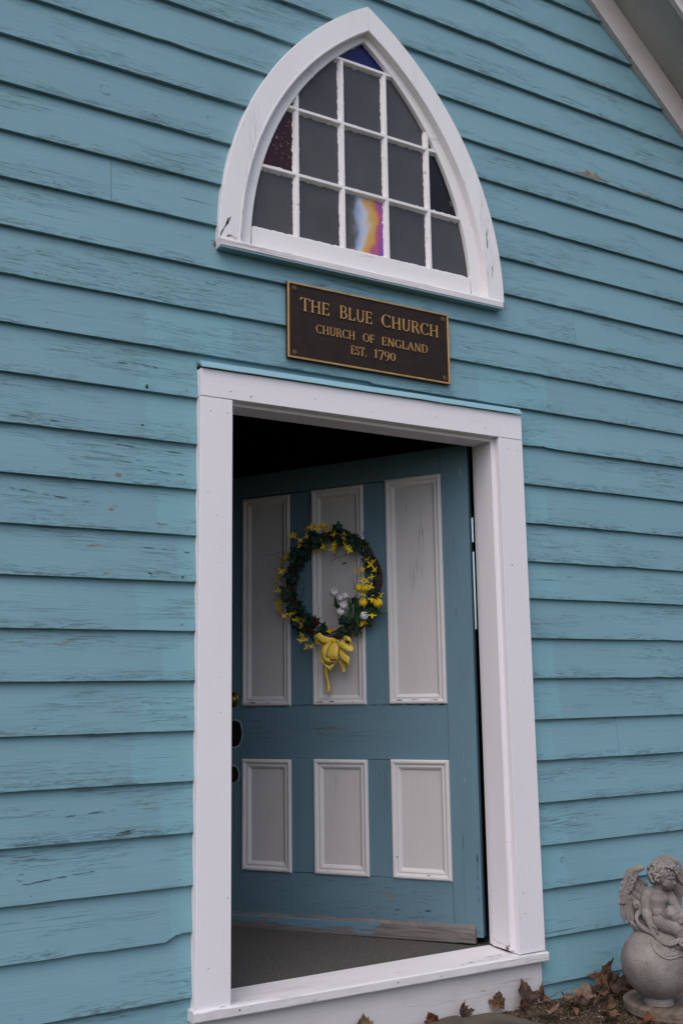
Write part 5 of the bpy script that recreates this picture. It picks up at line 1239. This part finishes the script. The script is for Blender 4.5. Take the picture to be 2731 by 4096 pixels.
ORD = ('first', 'second', 'third', 'fourth', 'fifth', 'sixth', 'seventh', 'eighth', 'ninth', 'tenth', 'eleventh', 'twelfth', 'thirteenth', 'fourteenth', 'fifteenth')
for k, (x_, y_, tone_) in enumerate(small):
    maple('maple_leaf', x_, y_, .118, rng.uniform(.032, .055), rng.uniform(0, 360), rng.uniform(8, 48), rng.uniform(-40, 40), rng.choice((-1, 1)) * rng.uniform(.8, 1.3), M['leaf_' + tone_], 'small crumpled ' + {'brown': 'brown', 'dark': 'dark brown', 'pale': 'pale brown'}[tone_] + ' leaf, ' + ORD[k] + ' from the left of those between step and statue', rng.uniform(.4, .9), group='small crumpled leaves in the litter', parts=False)
# twigs
for (p, q, r_, lab) in (((2.80, -.11, .122), (3.06, -.17, .128), .0022, 'thin bare twig lying across the soil left of the statue'), ((2.86, -.20, .118), (3.02, -.10, .150), .0032, 'thicker brown stem propped against the leaf pile'), ((2.79, -.035, .118), (2.90, -.03, .140), .0014, 'short forked twig at the foot of the blue wall')):
    V, F = [], []; a, b_ = Vector(p), Vector(q); tube(V, F, [a.lerp(b_, t / 8) + Vector((0, 0, .005 * noise.noise(Vector((t * .9, p[0] * 9, 0))))) for t in range(9)], [r_ * (1 - t * .08) for t in range(9)], 6)
    tag(mobj('twig', V, F, M['leaf_brown'], None, True), lab, 'twig', 'twigs on the soil')
# uncountable litter: straw blades, crumbs, paint flakes
rg = random.Random(9)
def inside_stone(x, y): return ((x - 2.18) / .39) ** 2 + ((y + .26) / .25) ** 2 < 1
def inside_disc(x, y): return math.hypot(x - 3.128, y + .34) < .188
def scatter(name, mat, cnt, fn, region=(1.9, 4.0, -.95, -.01)):
    V, F = [], []
    for _ in range(cnt):
        x = rg.uniform(region[0], region[1]); y = rg.uniform(region[2], region[3])
        if inside_stone(x, y) or inside_disc(x, y): continue
        fn(V, F, x, y, gz(x, y))
    tag(mobj(name, V, F, mat, None, False), kind='stuff')
def blade_(hmin, hmax, w, flat):
    def f(V, F, x, y, z):
        L = rg.uniform(hmin, hmax); a = rg.uniform(0, 6.28); tilt = rg.uniform(*flat); d = Vector((math.cos(a) * math.cos(tilt), math.sin(a) * math.cos(tilt), math.sin(tilt))); s = Vector((-math.sin(a), math.cos(a), 0)) * w * rg.uniform(.6, 1.2); b0 = len(V); p = Vector((x, y, z + .002)); bend = Vector((0, 0, -L * rg.uniform(0, .25)))
        m_ = p + d * L * .5; t = p + d * L + bend
        if t.z < z + .001: t.z = z + .004
        if t.y > -.006: return
        V += [p - s, p + s, m_ + s * .8, m_ - s * .8, t]; F += [(b0, b0 + 1, b0 + 2, b0 + 3), (b0 + 3, b0 + 2, b0 + 4)]
    return f
scatter('dry_grass', M['straw'], 17000, blade_(.010, .042, .0006, (.0, .65)))
scatter('green_grass', M['grassm'], 1500, blade_(.012, .040, .0006, (.5, 1.4)))
def crumb(V, F, x, y, z):
    r = rg.uniform(.002, .009); b0 = len(V); a = rg.uniform(0, 6.28); t = rg.uniform(-.6, .6); p = Vector((x, y, z + .003))
    if y > -.015: return
    for k in range(5):
        q = a + k * 1.2566; rr = r * rg.uniform(.6, 1.2); V.append(p + Vector((rr * math.cos(q), rr * math.sin(q), rr * t * math.cos(q) + abs(rg.gauss(0, .0015)))))
    V.append(p + Vector((0, 0, r * .35)))
    for k in range(5): F.append((b0 + k, b0 + (k + 1) % 5, b0 + 5))
scatter('leaf_crumbs', M['crumb'], 5200, crumb)
def chipf(V, F, x, y, z):
    r = rg.uniform(.0015, .0045); b0 = len(V); a = rg.uniform(0, 6.28); p = Vector((x, y, z + .006))
    if y > -.01: return
    for k in range(4):
        q = a + k * 1.57; V.append(p + Vector((r * rg.uniform(.6, 1.3) * math.cos(q), r * rg.uniform(.6, 1.3) * math.sin(q), rg.uniform(0, .003))))
    F.append((b0, b0 + 1, b0 + 2, b0 + 3))
scatter('paint_flakes', M['paintchip'], 130, chipf, (2.3, 3.6, -.6, -.01))
